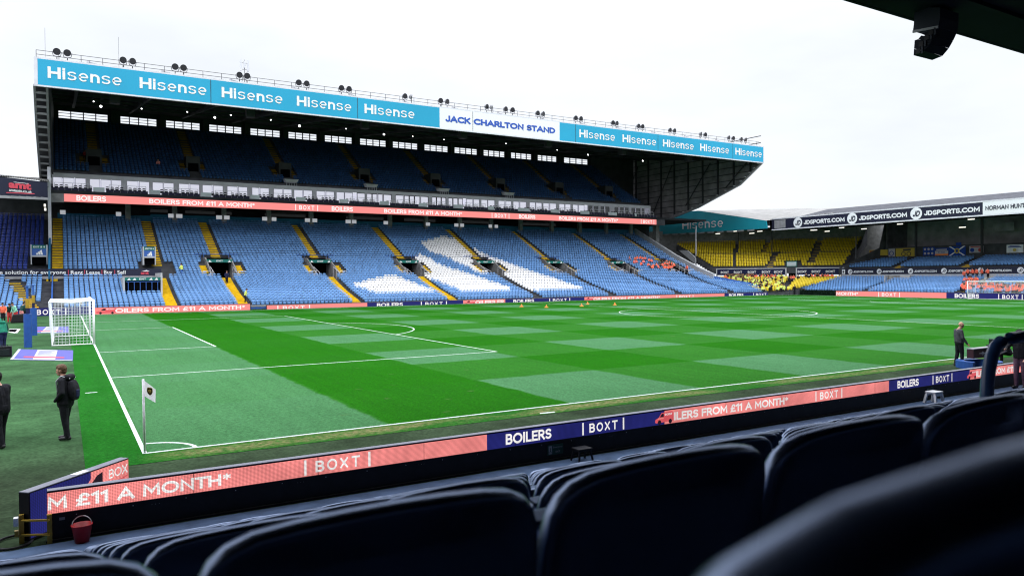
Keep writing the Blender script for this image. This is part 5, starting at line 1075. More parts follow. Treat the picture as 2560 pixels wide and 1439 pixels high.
# ------------------------------------------------------------------ roof lamps, mast, whips on the long stand
LP = [((142, 131), (168, 134)), ((308, 151), (332, 154)), ((438, 167), (459, 170)), ((599, 187), (618, 190)), ((747, 206), (767, 209)), ((854, 220), (873, 223)), ((1013, 241), (1030, 243)), ((1102, 253), (1119, 255)), ((1218, 268), (1231, 270)), ((1265, 274), (1282, 276)), ((1345, 285), (1359, 286)), ((1440, 297), (1453, 298)), ((1533, 309), (1543, 311)), ((1597, 317), (1607, 318)), ((1676, 327), (1687, 328)), ((1753, 337), (1764, 338)), ((1823, 347), (1834, 348)), ((1854, 351), (1865, 352))]
proto = None; yl = 77.6
for i, pr_ in enumerate(LP):
    for j, (p, q) in enumerate(pr_):
        a = on(p, q, 1, yl); loc = (a[0], yl, 27.4)
        lb = f"round black floodlight, {'left' if j == 0 else 'right'} lamp of the {ordn(i)} pair from the roof's left end"
        if proto is None:
            proto = thing('floodlight', loc, lb, 'floodlight', 'floodlights along the roof edge'); x, y, z = loc
            mb = MB(); c = Vector((x, y, z+.95)); fd = Vector((.0, -1, -.15)).normalized(); u = Vector((1, 0, 0)); v = u.cross(fd); n = 20
            prof = [(.37, .0), (.38, -.06), (.32, -.28), (.18, -.40), (.0, -.42)]
            mb.add([c+fd*d+(u*math.cos(2*math.pi*k/n)+v*math.sin(2*math.pi*k/n))*r for r, d in prof for k in range(n)], [(jj*n+k, jj*n+(k+1) % n, (jj+1)*n+(k+1) % n, (jj+1)*n+k) for jj in range(4) for k in range(n)], 'steel_grey')
            mb.build('housing', proto, smooth=True); g = MB(); g.disc(c+fd*.01, u, v, .36, 'lens_dark', 24); g.build('lens', proto)
            g = MB(); g.tube([(x-.44, y+.1, z+.95), (x-.34, y+.1, z+.5), (x, y+.1, z+.42), (x+.34, y+.1, z+.5), (x+.44, y+.1, z+.95)], .035, 'steel_dark', 6); g.tube([(x, y+.1, z+.42), (x, y+.1, z)], .05, 'steel_dark', 6); g.box(x-.45, x+.45, y, y+.25, z-.03, z+.05, 'steel_dark'); g.build('bracket', proto)
        else:
            turn = random.choice((0, .2, -.15, .35, .9 if (i in (6, 8) and j) else .1)); turn = 1.25 if (i in (6, 8) and j) else turn
            dup(proto, loc, turn, lb)
def mast(px, py0, y, zb, label, full=False):
    a = on(px, py0, 1, y); mb = MB(); mb.tube([(a[0], y, zb), (a[0], y, a[2])], .05 if full else .022, 'steel_grey', 6)
    if full:
        for s in (-1, 1): mb.box(a[0]+s*.42-.1, a[0]+s*.42+.1, y-.1, y+.1, a[2]-1.4, a[2], 'steel_white'); mb.bar((a[0], y, a[2]-.4), (a[0]+s*.4, y, a[2]-.4), .05, .05, 'steel_grey'); mb.bar((a[0], y, a[2]-1.2), (a[0]+s*.4, y, a[2]-1.2), .05, .05, 'steel_grey')
        mb.box(a[0]-.1, a[0]+.1, y-.2, y, a[2]-1.0, a[2]-.2, 'steel_white'); mb.bar((a[0]-.4, y, a[2]-1.9), (a[0]+.4, y, a[2]-1.9), .06, .06, 'steel_grey')
        for s in (-1, 1): mb.bar((a[0], y, a[2]-1.9), (a[0]+s*.5, y+.2, zb), .05, .05, 'steel_grey')
    tag(mb.build('antenna_mast' if full else 'whip_aerial'), label, 'antenna')
mast(611, 150, 78.5, 27.3, 'telephone antenna mast with white panels standing on the roof edge', True)
mast(112, 70, 80, 27.3, 'thin whip aerial at the far left of the roof'); mast(296, 93, 80, 27.3, 'thin whip aerial between the second lamp pair and the left end')
# ------------------------------------------------------------------ near stand: terrace, roof, seats
wsd = thing('grandstand', (0, -10, 0), 'near stand whose dark roof edge crosses the upper right of the view', 'grandstand')
SD = lambda k: CAM[1]+.10+.75*k
STOP = lambda k: CAM[2]-(.0398 if k == 0 else .036+.234*k)            # top of the backrest
mb = MB()
for k in range(-14, 13):
    y, z = SD(k), STOP(k)-.80
    if z < .02: continue
    mb.box(-34, 60, y-.55, y+.20, -.01 if k > 0 else -.01, z, 'floor_blue')
mb.build('terrace', wsd)
RY, RZ = -6.0, 10.33
mb = MB(); mb.prism([(-40, RY, RZ), (-40, RY, RZ+.9), (-40, -32, RZ+3.2), (-40, -32, RZ+1.6)], (115, 0, 0), 'roof_black'); mb.build('roof', wsd)
mb = MB(); mb.box(-40, 75, RY-.003+.0, RY+.08, RZ-.01, RZ+.92, 'roof_black'); mb.build('roof_edge', wsd)
mb = MB()
for x in np.arange(-38, 75, 6.0): mb.bar((x, RY-1.5, RZ+.02), (x, -31, RZ+1.4), .25, .4, 'roof_black')
for y in (-7.4, -9.5, -12, -15, -18): mb.bar((-40, y, RZ-.0+(-6-y)*.06), (75, y, RZ-.0+(-6-y)*.06), .16, .2, 'roof_black')
for x in np.arange(-38, 70, 6.0): mb.bar((x, -7.6, RZ), (x+6, -12, RZ+.2), .1, .1, 'roof_black'); mb.bar((x+6, -7.6, RZ), (x, -12, RZ+.2), .1, .1, 'roof_black')
mb.build('roof_truss', wsd)
mb = MB(); mb.box(-40, 75, -32.2, -31.9, 0, RZ+3, 'concrete_dark'); mb.box(-40, -34.2, -32, -9, 0, RZ+1.5, 'concrete_dark'); mb.build('rear_wall', wsd)
mb = MB()
for x in np.arange(-30, 75, 15): mb.box(x-.2, x+.2, -26.2, -25.8, 0, RZ+1.2, 'steel_dark')
mb.build('column', wsd)
# hung curved loudspeaker array
sx = 17.4
la = thing('speaker_array', tuple(on(2310, 60, 0, sx)), 'curved hanging loudspeaker array below the near roof edge', 'loudspeaker')
S = lambda p, q: tuple(on(2080+p/5.333, q/5.333, 0, sx))
ex = (.85, 0, 0)
MB().prism([S(1095, 250), S(1090, 330), S(1078, 420), S(1200, 455), S(1420, 365), S(1440, 230), S(1440, 100), S(1100, 100)], ex, 'array_side').build('frame', la)
cab = [[S(1202, 457), S(1235, 470), S(1370, 470), S(1415, 370)], [S(1190, 476), S(1150, 522), S(1310, 578), S(1368, 474), S(1240, 482)], [S(1148, 524), S(1102, 540), S(1094, 650), S(1225, 682), S(1308, 582)], [S(1093, 653), S(1088, 740), S(1224, 684)]]
for c in cab:
    g = MB(); g.prism(c, ex, 'array_black'); o = g.build('cabinet', la); ctr = np.mean(np.array(c), 0); h = MB()
    h.box(sx-.03, sx-.004, ctr[1]-.09, ctr[1]+.02, ctr[2]-.06, ctr[2]+.06, 'black'); h.box(sx-.025, sx-.005, ctr[1]-.16, ctr[1]-.11, ctr[2]-.08, ctr[2]+.1, 'array_side'); h.build('rigging_plate', o)
MB().bar(S(1080, 425), S(1420, 362), .06, .05, 'steel_grey', (1, 0, 0)).build('rigging_bar', la)
# seats: curved shell with rolled rim, seat pan, post
def shell_mesh():
    bm = MB(); N_ = 15; half = [(-.232, -.36), (-.23, -.2), (-.227, -.12), (-.222, -.075), (-.21, -.048), (-.192, -.030), (-.165, -.017), (-.12, -.008), (-.06, -.002), (0, 0)]
    outl = half+[(-x, z) for x, z in half[:-1][::-1]]
    n = len(outl); rings = []
    bow = lambda x: .045*(x/.23)**2          # ends wrap towards the sitter
    def ringpts(sc_, y, dz): return [(x*sc_, y+bow(x*sc_)+.05*(-z)*.35, (z-.0)*1.0*(sc_ if sc_ < 1 else 1)+dz) for x, z in outl]
    # outer front rim, rolled edge, back shell
    prof = [(.80, .010, -.055), (.93, .006, -.018), (.97, .002, -.006), (1.0, -.008, 0), (1.005, -.022, 0), (.985, -.036, -.004), (.955, -.036, -.012), (.93, -.026, -.02), (.80, -.022, -.055)]
    vs = []; 
    for s_, y, dz in prof: vs += [(x*s_, y+bow(x)-z*.16, z*(1-.0)+dz if z > -.3 else z) for x, z in outl]
    fs = []
    for i in range(len(prof)-1):
        for k in range(n-1): fs.append((i*n+k, i*n+k+1, (i+1)*n+k+1, (i+1)*n+k))
    # fill the panel: strips joining left and right halves on both sides
    for base in (0, (len(prof)-1)*n):
        for k in range(n//2): fs.append((base+k, base+k+1, base+n-2-k, base+n-1-k) if k+1 != n-2-k else (base+k, base+k+1, base+n-1-k))
    return bm.add(vs, fs, 'seat_navy')
sh_ = shell_mesh()
pan = MB(); pan.prism([(-.2, .06, -.42), (.2, .06, -.42), (.19, .12, -.12), (-.19, .12, -.12)], (0, .05, .01), 'seat_navy')
post = MB(); post.box(-.03, .03, -.02, .04, -.80, -.3, 'steel_dark'); post.box(-.14, .14, -.05, .08, -.80, -.785, 'steel_dark')
def rowname(k): return ['the row nearest the camera', 'the first full row below the camera'][k] if k < 2 else f'the {ordn(k)} row down the near stand'
fgs = MB(); fgs.v, fgs.f, fgs.m, fgs.names = list(sh_.v), list(sh_.f), list(sh_.m), list(sh_.names)
fgs.add(pan.v, pan.f, 'seat_navy'); fgs.add(post.v, post.f, 'steel_dark')
P0 = None; P1 = None
SKIPSET = set([(3,6),(3,13),(4,1),(4,15),(4,17),(5,1),(5,8),(5,19),(5,20),(6,6),(6,7),(6,9),(6,14),(6,17),(6,22),(6,24),(7,4),(7,10),(7,13),(7,16),(7,18),(7,19),(7,20),(7,26),(7,27),(8,1),(8,2),(8,5),(8,6),(8,9),(8,10),(8,11),(8,13),(8,15),(8,21),(8,27),(8,30),(8,31),(8,32),(9,1),(9,2),(9,6),(9,14),(9,17),(9,19),(9,26),(9,27),(9,31),(9,32),(9,35),(9,36),(10,1),(10,15),(10,16),(10,19),(10,22),(10,23),(10,26),(10,29),(10,30),(10,33),(10,34),(10,35),(10,36),(10,37),(10,39),(11,5),(11,7),(11,13),(11,15),(11,16),(11,17),(11,18),(11,20),(11,21),(11,25),(11,26),(11,27),(11,30),(11,31),(11,32),(11,38),(11,40),(11,41),(11,42),(11,43)])
NB_MAX = 118
def SKIP_FG(k, i): return (k, i) in SKIPSET
FGLAB = {}
G_ = 'dark navy seats of the near stand seen from behind'
for k in range(0, 12):
    D = .10+.75*k; y = SD(k); z = STOP(k); lo, hi = -.06*D-.25, 2.30*D+.3
    cols = [.342+.472*j+(-.012 if k == 0 else 0) for j in range(-5, 60)]; idx = 0
    vis = [c for c in cols if lo < c < hi]
    if k > 0:
        for c in cols+[.342+.472*j for j in range(-30, -5)]:
            if not lo < c < hi and c < hi+12: seat('n', CAM[0]+c, y, z-.81, math.pi, .5)
    for c in vis:
        x = CAM[0]+c; idx += 1
        if SKIP_FG(k, idx):
            seat('n', x, y, z-.81, math.pi, .5); continue
        jit = (rng.normal()*.004, rng.normal()*.006, rng.normal()*.003) if k > 1 else (0, 0, 0); loc = (x+jit[0], y+jit[1], z+jit[2]); rot = rng.normal()*.012 if k else 0
        if k < 3:
            side = {0: ['blurred dark seat edge filling the lower right corner, closest to the camera'], 1: None, 2: None}[k]
            lb = FGLAB.get((k, idx)) or f'dark navy seat back in {rowname(k)}, {ordn(idx-1)} from the left'
            if P0 is None:
                P0 = thing('stadium_seat', (0, 0, 0), lb, 'stadium seat', G_)
                sh_.build('backrest', P0, smooth=True); pan.build('seat_pan', P0, bevel=.01); post.build('bracket', P0)
                P0.location = loc; P0.rotation_euler = (0, 0, rot)
            else: dup(P0, loc, rot, lb)
        else:
            lb = f'dark navy seat in {rowname(k)}, {ordn(idx-1)} visible from the left'
            if P1 is None:
                P1 = fgs.build('stadium_seat', smooth=True); tag(P1, lb, 'stadium seat', G_); P1.location = loc; P1.rotation_euler = (0, 0, rot)
            else: dup(P1, loc, rot, lb)
# bent handrail beside the gangway
y = -15.6; pts = [tuple(on(p, q, 1, y)) for p, q in ((2467, 985), (2468, 960), (2472, 925), (2479, 890), (2488, 868), (2503, 853), (2525, 845), (2560, 840), (2700, 826), (3000, 795))]
pts = [(pts[0][0]-.005, y, 2.3)]+pts
hr = thing('handrail', pts[0], 'bent dark blue tubular handrail at the right edge', 'handrail')
MB().tube(pts, .027, 'rail_navy', 14).build('rail', hr, smooth=True)
MB().tube([(pts[-1][0], y, pts[-1][2]), (pts[-1][0], y, 2.3)], .027, 'rail_navy', 12).build('post', hr, smooth=True)
# the front rows of the long stand behind the goal: individual seats
mV, mF, mI, mm = S_BLUE; base = None
for ri, x, y, z in NEAR_BLUE[:NB_MAX]:
    lb = f'light blue tip-up seat in the {ordn(ri) if ri else "front"} row at the left end of the long stand'
    if base is None:
        base = instances('stadium_seat', [(S_BLUE, [(0, 0, 0)], [0], [.45])]); tag(base, lb, 'stadium seat', 'front seats of the long stand behind the goal'); base.location = (x, y, z)
    else: dup(base, (x, y, z), rng.normal()*.01, lb)
for ri, x, y, z in NEAR_BLUE[NB_MAX:]: seat('b', x, y, z)
batches = []
for k, S_ in (('b', S_BLUE), ('d', S_DEEP), ('w', S_WHITE), ('y', S_YEL), ('k', S_BLK), ('u', S_SHADED), ('n', S_NAVY)):
    a = np.array(SEATS[k]); batches.append((S_, a[:, :3], a[:, 3], a[:, 4]))
so = instances('stadium_seats', batches); tag(so, 'blue, white and yellow tip-up seats filling the far stands', 'seats', kind='stuff')
# ------------------------------------------------------------------ people
def capsule(bm_v, bm_f, a, b, ra, rb, n=10):
    a = np.array(a, float); b = np.array(b, float); d = b-a; L_ = np.linalg.norm(d)
    d = d/L_ if L_ > 1e-6 else np.array((0, 0, 1.)); t = np.array((1., 0, 0)) if abs(d[0]) < .8 else np.array((0, 1., 0)); u = np.cross(d, t); u /= np.linalg.norm(u); v = np.cross(d, u)
    prof = [(a-d*ra, 0.02*ra)]+[(a-d*ra*math.cos(q), ra*math.sin(q)) for q in (.5, 1.05)]+[(a, ra), (b, rb)]+[(b+d*rb*math.cos(q), rb*math.sin(q)) for q in (1.05, .5)]+[(b+d*rb, .02*rb)]
    o = len(bm_v)
    for c, r in prof:
        for k in range(n): bm_v.append(tuple(c+(u*math.cos(2*math.pi*k/n)+v*math.sin(2*math.pi*k/n))*r))
    for i in range(len(prof)-1):
        for k in range(n): bm_f.append((o+i*n+k, o+i*n+(k+1) % n, o+(i+1)*n+(k+1) % n, o+(i+1)*n+k))
    bm_f.append(tuple(o+k for k in range(n))[::-1]); bm_f.append(tuple(o+(len(prof)-1)*n+k for k in range(n)))
def remesh_body(name, parts, voxel, smooth_it=3):
    # parts: (a, b, ra, rb, material, squash) ; union of tapered limbs -> one continuous surface, coloured by nearest limb
    V, F = [], []
    for p in parts: capsule(V, F, p[0], p[1], p[2], p[3])
    me = bpy.data.meshes.new('raw'); me.from_pydata(V, [], F); o = bpy.data.objects.new('raw', me); sc.collection.objects.link(o)
    r = o.modifiers.new('r', 'REMESH'); r.mode = 'VOXEL'; r.voxel_size = voxel
    if smooth_it: s_ = o.modifiers.new('s', 'SMOOTH'); s_.factor = .5; s_.iterations = smooth_it
    dg = bpy.context.evaluated_depsgraph_get(); ne = bpy.data.meshes.new_from_object(o.evaluated_get(dg)); bpy.data.objects.remove(o); ne.name = name
    n = len(ne.polygons); C = np.zeros(n*3); ne.polygons.foreach_get('center', C); C = C.reshape(-1, 3); best = np.full(n, 1e9); mi = np.zeros(n, int); mats = []
    for a, b, ra, rb, m in [p[:5] for p in parts]:
        a = np.array(a, float); b = np.array(b, float); d = b-a; L2 = max(d@d, 1e-9); t = np.clip((C-a)@d/L2, 0, 1); dist = np.linalg.norm(C-(a+t[:, None]*d), axis=1)-(ra+(rb-ra)*t)
        if m not in mats: mats.append(m)
        k = dist < best; best[k] = dist[k]; mi[k] = mats.index(m)
    for m in mats: ne.materials.append(MATS[m])
    ne.polygons.foreach_set('material_index', mi.astype(np.int32)); ne.polygons.foreach_set('use_smooth', [True]*n); ne.update(); return ne
def body_parts(top='cloth_black', legs='cloth_black', shoe='shoe', skin='skin', hair='hair_dark', pose='stand', arms=((( .24, .02, 1.12), (.26, .08, .86)), ((-.24, .02, 1.12), (-.26, .08, .86))), lean=0.0, head=(0, .02, 0), sleeves=None, hood=False, fingers=False, stance=.09, step=.06, bulk=1.0, hem=.95, hands=True, hairlen=1, headdown=0.0):
    # local frame: +Y is forward, feet at z = 0, 1.75 m tall
    P = []; sl = sleeves or top
    ln = lambda z: lean*(z-.95) if z > .95 else 0
    if pose == 'stand':
        for s in (-1, 1):
            fx = s*stance; fy = step*s
            P += [((s*.09, 0, .92), (fx, fy*.5+.02, .50), .098*bulk, .074, legs), ((fx, fy*.5+.02, .50), (fx, fy-.02, .08), .073, .058, legs), ((fx, fy-.05, .055), (fx+s*.02, fy+.14, .04), .05, .038, shoe)]
        z0 = 0
        P += [((-.06, 0, .93), (.06, 0, .93), .125*bulk, .125*bulk, legs)]
    else:   # seated: hips at z .45
        z0 = -.47
        for s in (-1, 1): P += [((s*.09, 0, .46), (s*.13, .42, .48), .09, .07, legs), ((s*.13, .42, .48), (s*.13, .40, .08), .065, .05, legs), ((s*.13, .38, .05), (s*.14, .54, .04), .05, .04, shoe)]
    def Z(x, y, z):
        if z > .95 and abs(lean) > 1e-6: return (x, (z-.95)*math.sin(lean)+y*math.cos(lean), .95+(z-.95)*math.cos(lean)-y*math.sin(lean)+z0)
        return (x, y, z+z0)
    P += [(Z(q*.06, .005, hem), Z(q*.075, .0, 1.16), .128*bulk, .118*bulk, top) for q in (-1, 1)]+[(Z(0, .01, hem), Z(0, .015, 1.2), .13*bulk, .122*bulk, top)]
    P += [(Z(q*.075, .0, 1.16), Z(q*.095, -.012, 1.33), .118*bulk, .098*bulk, top) for q in (-1, 1)]+[(Z(0, .01, 1.2), Z(0, 0, 1.36), .122*bulk, .09*bulk, top)]
    P += [(Z(-.16, -.01, 1.385), Z(.16, -.01, 1.385), .07*bulk, .07*bulk, top),
          (Z(0, -.01, 1.40), Z(0, .0+head[1]*.5, 1.50), .075, .056, skin)]
    for s, (el, ha) in zip((1, -1), arms):
        sh = Z(s*.19, -.01, 1.38); el_ = Z(*el); ha_ = Z(*ha)
        P += [(sh, el_, .066*bulk, .052*bulk, sl), (el_, ha_, .050*bulk, .038, sl)]
        if not hands: continue
        d = np.array(ha_)-np.array(el_); d /= np.linalg.norm(d); pm = np.array(ha_)+d*.085
        P += [(ha_, tuple(pm), .032, .030, skin)]
        if fingers:
            sd = np.cross(d, (0, 1, 0)); sd = sd/np.linalg.norm(sd)
            for k in range(4):
                b0 = pm+sd*(k-1.5)*.021; mid = b0+d*.04+np.array((0, .012, 0)); P += [(tuple(b0), tuple(mid), .0105, .0095, skin), (tuple(mid), tuple(mid+d*(.032-.006*abs(k-1.4))+np.array((0, .018, 0))), .0095, .008, skin)]
            P += [(tuple(np.array(ha_)+d*.02+np.array((0, .02, 0))), tuple(np.array(ha_)+d*.065+np.array((0, .055, 0))+sd*.01), .013, .010, skin)]
    hx, hy, hz = head; H = lambda x, y, z: Z(hx+x, hy+y*math.cos(headdown)+(z-1.60)*math.sin(headdown), 1.60+(z-1.60)*math.cos(headdown)-y*math.sin(headdown)+hz)
    P += [(H(0, -.015, 1.655), H(0, .01, 1.64), .092, .085, skin), (H(0, .035, 1.60), H(0, .045, 1.555), .068, .05, skin), (H(0, .09, 1.625), H(0, .112, 1.592), .014, .018, skin), (H(0, .085, 1.538), H(0, .075, 1.535), .022, .026, skin),
          (H(-.018, .094, 1.562), H(.018, .094, 1.562), .010, .010, 'cloth_plum' if fingers else skin)]
    for s in (-1, 1):
        P += [(H(s*.086, -.005, 1.625), H(s*.088, -.012, 1.595), .018, .012, skin)]
        if fingers: P += [(H(s*.032, .088, 1.63), H(s*.036, .088, 1.63), .011, .011, 'black'), (H(s*.02, .094, 1.65), H(s*.045, .088, 1.65), .009, .008, hair or skin)]
    if hair and hairlen:
        P += [(H(0, -.03, 1.685), H(0, .02, 1.70), .098, .078, hair), (H(0, -.05, 1.65), H(0, -.06, 1.60), .09, .065, hair), (H(0, .055, 1.715), H(0, .075, 1.70), .045, .03, hair)]
        for s in (-1, 1): P += [(H(s*.06, -.01, 1.68), H(s*.075, .005, 1.635), .045, .022, hair)]
    if hood: P += [(Z(-.09, -.11, 1.45), Z(.09, -.11, 1.45), .075, .075, top), (Z(-.1, -.02, 1.47), Z(-.09, -.09, 1.47), .045, .055, top), (Z(.1, -.02, 1.47), Z(.09, -.09, 1.47), .045, .055, top), (Z(-.07, .06, 1.44), Z(.07, .06, 1.44), .05, .05, top)]
    return P
def person(loc, yaw, label, scale=1.0, voxel=.02, group=None, **k):
    me = remesh_body('person', body_parts(**k), voxel, 3 if voxel > .012 else 2)
    o = bpy.data.objects.new('person', me); sc.collection.objects.link(o); o.location = loc; o.rotation_euler = (0, 0, yaw); o.scale = (scale,)*3
    return tag(o, label, 'person', group)
def yaw_to(dx, dy): return math.atan2(-dx, dy)
LEFT = yaw_to(-RT[0], -RT[1]); RIGHT = yaw_to(RT[0], RT[1]); AWAY = yaw_to(FW[0], FW[1]); TO = yaw_to(-FW[0], -FW[1])
# man in profile near the corner flag
p = on(166, 1098, 2, 0)
m1 = person((p[0], p[1], 0), LEFT+.06, 'man in profile in black jacket and trousers with a backpack, hands in pockets', .985, .0105, fingers=True, hood=True, hair='hair_brown', head=(0, .075, -.015), headdown=.12, hands=False, hem=.86,
            arms=(((.275, -.07, 1.12), (.20, .13, .93)), ((-.275, -.07, 1.12), (-.20, .13, .93))), lean=.02, step=.06, bulk=1.2)
mb = MB(); c, s = math.cos(LEFT+.06), math.sin(LEFT+.06)
bp_parts = [((-.085, -.155-.05*(1-q), .95+.36*q), (.085, -.155-.05*(1-q), .95+.36*q), .05+.04*math.sin(q*3.0), .05+.04*math.sin(q*3.0), 'cloth_black') for q in np.linspace(0, 1, 11)]
bp_parts += [((-.05, -.26, 1.0+.04*k), (.05, -.26, 1.0+.04*k), .03, .03, 'cloth_navy') for k in range(4)]
bp_parts += [(a_, b_, .016, .016, 'grey_metal') for s_ in (-1, 1) for a_, b_ in (((s_*.12, -.16, 1.41), (s_*.15, .02, 1.47)), ((s_*.15, .02, 1.47), (s_*.17, .115, 1.36)), ((s_*.17, .115, 1.36), (s_*.17, .09, 1.12)))]
bme = remesh_body('backpack', bp_parts, .012, 2); bo = bpy.data.objects.new('backpack', bme); sc.collection.objects.link(bo); bo.location = m1.location; bo.rotation_euler = m1.rotation_euler; tag(bo, 'black backpack worn by the man in profile', 'backpack')
# man at the left edge holding something to his face
p = on(4, 1118, 2, 0)
person((p[0], p[1], 0), LEFT-.25, 'person in black leather jacket and beanie cut off by the left edge, arms raised', .94, .0105, fingers=True, hair='hair_dark', arms=(((.30, .12, 1.22), (.10, .30, 1.42)), ((-.30, .10, 1.22), (-.08, .30, 1.42))), lean=.08, step=.1, top='cloth_black', bulk=1.2, hem=.88, head=(0, .06, 0))
# bald man by the touchline
p = on(2398, 914, 2, 0)
person((p[0], p[1], 0), RIGHT-.05, 'bald man in grey top and black trousers looking down beside the touchline', 1.0, .0115, fingers=True, hair=None, top='cloth_grey', head=(0, .09, -.02), headdown=.45, arms=(((.27, .0, 1.13), (.26, .16, .90)), ((-.27, .0, 1.13), (-.25, .18, .90))), bulk=1.14, lean=-.05, step=.08)
# camera crew at the right
p = on(2515, 925, 2, 0)
person((X_at(2521, -2.3, .8), -2.3, .02), LEFT+.1, 'crew member in grey hooded top crouching behind the television camera', .95, .014, fingers=True, top='cloth_grey', hair='hair_dark', lean=.55, pose='sit', arms=(((.28, .25, 1.2), (.2, .42, 1.2)), ((-.28, .25, 1.2), (-.2, .42, 1.2))), head=(0, .05, -.03), headdown=.1, hood=True)
person((X_at(2551, -5.55, 1.0), -5.55, 0), LEFT+.55, 'person in dark jacket and plum trousers standing before the pink board', 1.06, .013, fingers=True, top='cloth_black', legs='cloth_plum', hair='hair_dark', lean=.12, arms=(((.30, .14, 1.2), (.22, .38, 1.22)), ((-.26, .05, 1.14), (-.24, .2, .95))), hood=True)
cx, cy = 28.6, -1.9
ct = thing('broadcast_camera', (30.0, -1.9, 0), 'television camera with a long box lens and dark maroon side panel', 'camera')
a = on(2427, 873, 1, -1.9); b = on(2472, 890, 1, -1.9)
mb = MB(); mb.box(a[0], b[0]+.2, -2.0, -1.75, b[2], a[2], 'sign_maroon'); mb.box(a[0]-.01, b[0]+.21, -2.02, -1.73, a[2]+.001, a[2]+.03, 'steel_grey'); mb.disc(((a[0]+b[0])/2, -2.004, (a[2]+b[2])/2), (1, 0, 0), (0, 0, 1), .075, 'emblem_grey', 16, .045); mb.box((a[0]+b[0])/2-.25, (a[0]+b[0])/2+.25, -2.006, -2.003, (a[2]+b[2])/2-.015, (a[2]+b[2])/2+.015, 'emblem_grey'); mb.build('lens_box', ct)
mb = MB(); x = b[0]+.2; mb.box(x+.003, x+.5, -2.05, -1.7, b[2]-.05, a[2]+.08, 'black'); mb.box(x+.3, x+.42, -2.1, -1.65, a[2]+.083, a[2]+.3, 'lens_dark'); mb.build('camera_body', ct)
MB().tube([(x+.45, -1.9, a[2]), (x+.8, -2.1, a[2]+.32), (x+.9, -2.15, a[2]+.3)], .02, 'grey_metal', 6).build('handle', ct)
for q in (0, 2.1, 4.2): MB().tube([(x+.2, -1.88, b[2]-.05), (x+.2+.4*math.cos(q), -1.88+.4*math.sin(q), 0)], .025, 'steel_dark', 6).build('leg', ct)
# blue ring-shaped padding around the camera position
p = on(2432, 914, 2, .1); mb = MB(); n = 30; r0, r1, h = .50, .78, .27; cxy = (p[0]+.45, p[1])
for i in range(n-4):
    a0, a1 = 2*math.pi*(i-10)/n, 2*math.pi*(i-9)/n; V = []
    for z in (0, h):
        for aa, r in ((a0, r0), (a0, r1), (a1, r1), (a1, r0)): V.append((cxy[0]+r*math.cos(aa), cxy[1]+r*math.sin(aa), z))
    f = [(4, 5, 6, 7), (1, 2, 6, 5), (3, 0, 4, 7)]+([(0, 1, 5, 4)] if i == 0 else [])+([(2, 3, 7, 6)] if i == n-5 else []); mb.add(V, f, 'pad_blue')
tag(mb.build('camera_ring'), 'open blue ring of padding on the turf beside the bald man', 'padding')
# person in a green hooded coat with a wheeled bag
p = on(8, 876, 2, 0)
person((p[0], p[1], 0), RIGHT+2.6, 'person in shiny green hooded coat and navy striped trousers at the left edge', 1.0, .016, top='cloth_green', sleeves='cloth_dkgreen', legs='cloth_navy', hair='cloth_green', bulk=1.25, lean=.3, arms=(((.28, .1, 1.12), (.22, .22, .92)), ((-.28, .1, 1.12), (-.22, .22, .92))), head=(0, .12, -.04), headdown=.4, hood=True)
p = on(12, 893, 2, 0); mb = MB(); mb.box(p[0]-.3, p[0]+.28, p[1]-.18, p[1]+.18, .04, .52, 'black'); mb.box(p[0]-.22, p[0]+.2, p[1]-.2, p[1]-.183, .1, .4, 'lens_dark'); mb.tube([(p[0]-.15, p[1], .5), (p[0]-.1, p[1], .6), (p[0]+.1, p[1], .6), (p[0]+.15, p[1], .5)], .015, 'black', 6)
tag(mb.build('kit_bag', bevel=.03), 'black kit bag standing in front of the person in green', 'bag')
# warm-up group at the far left
GRP = [((8, 808), 'cloth_orange', 'cloth_black', 'cloth_orange', .5, 'person in orange top at the outer end of the far left group', .3), ((24, 806), 'cloth_dkgreen', 'cloth_red', 'cloth_mint', .6, 'player in dark green bib with mint sleeves bending forward', .55), ((40, 806), 'cloth_mint', 'cloth_red', 'cloth_mint', -.4, 'player in mint top and red shorts in the far left group', .4),
       ((54, 804), 'cloth_dkgreen', 'cloth_pink', 'cloth_dkgreen', 2.8, 'player in dark green seen from behind next to the mint top', .35), ((64, 802), 'cloth_dkgreen', 'cloth_black', 'cloth_mint', .2, 'upright person in dark green with mint sleeves beside the net posts', .02)]
for (px, py), tp, lg, slv, ya, lb, ln_ in GRP:
    p = on(px, py, 2, 0); person((p[0], p[1], 0), TO+ya, lb, 1.0, .03, 'warm-up group at the far left', top=tp, legs=lg, sleeves=slv, lean=ln_, hair='hair_dark', arms=(((.27, .08, 1.14), (.2, .28, 1.0)), ((-.27, .08, 1.14), (-.2, .28, 1.0))))
p = on(47, 806, 2, 0); mb = MB(); mb.add([(p[0]-.6, p[1]-.4, 0), (p[0]+.5, p[1]-.4, 0), (p[0]+.6, p[1]+.4, 0), (p[0]-.5, p[1]+.4, 0), (p[0]-.4, p[1]-.3, .7), (p[0]+.4, p[1]-.3, .75), (p[0]+.4, p[1]+.3, .75), (p[0]-.4, p[1]+.3, .7)], [(0, 3, 2, 1), (4, 5, 6, 7), (0, 1, 5, 4), (1, 2, 6, 5), (2, 3, 7, 6), (3, 0, 4, 7)], 'black')
tag(mb.build('kit_bag', bevel=.08), 'bulky black kit bag beside the far left group', 'bag')
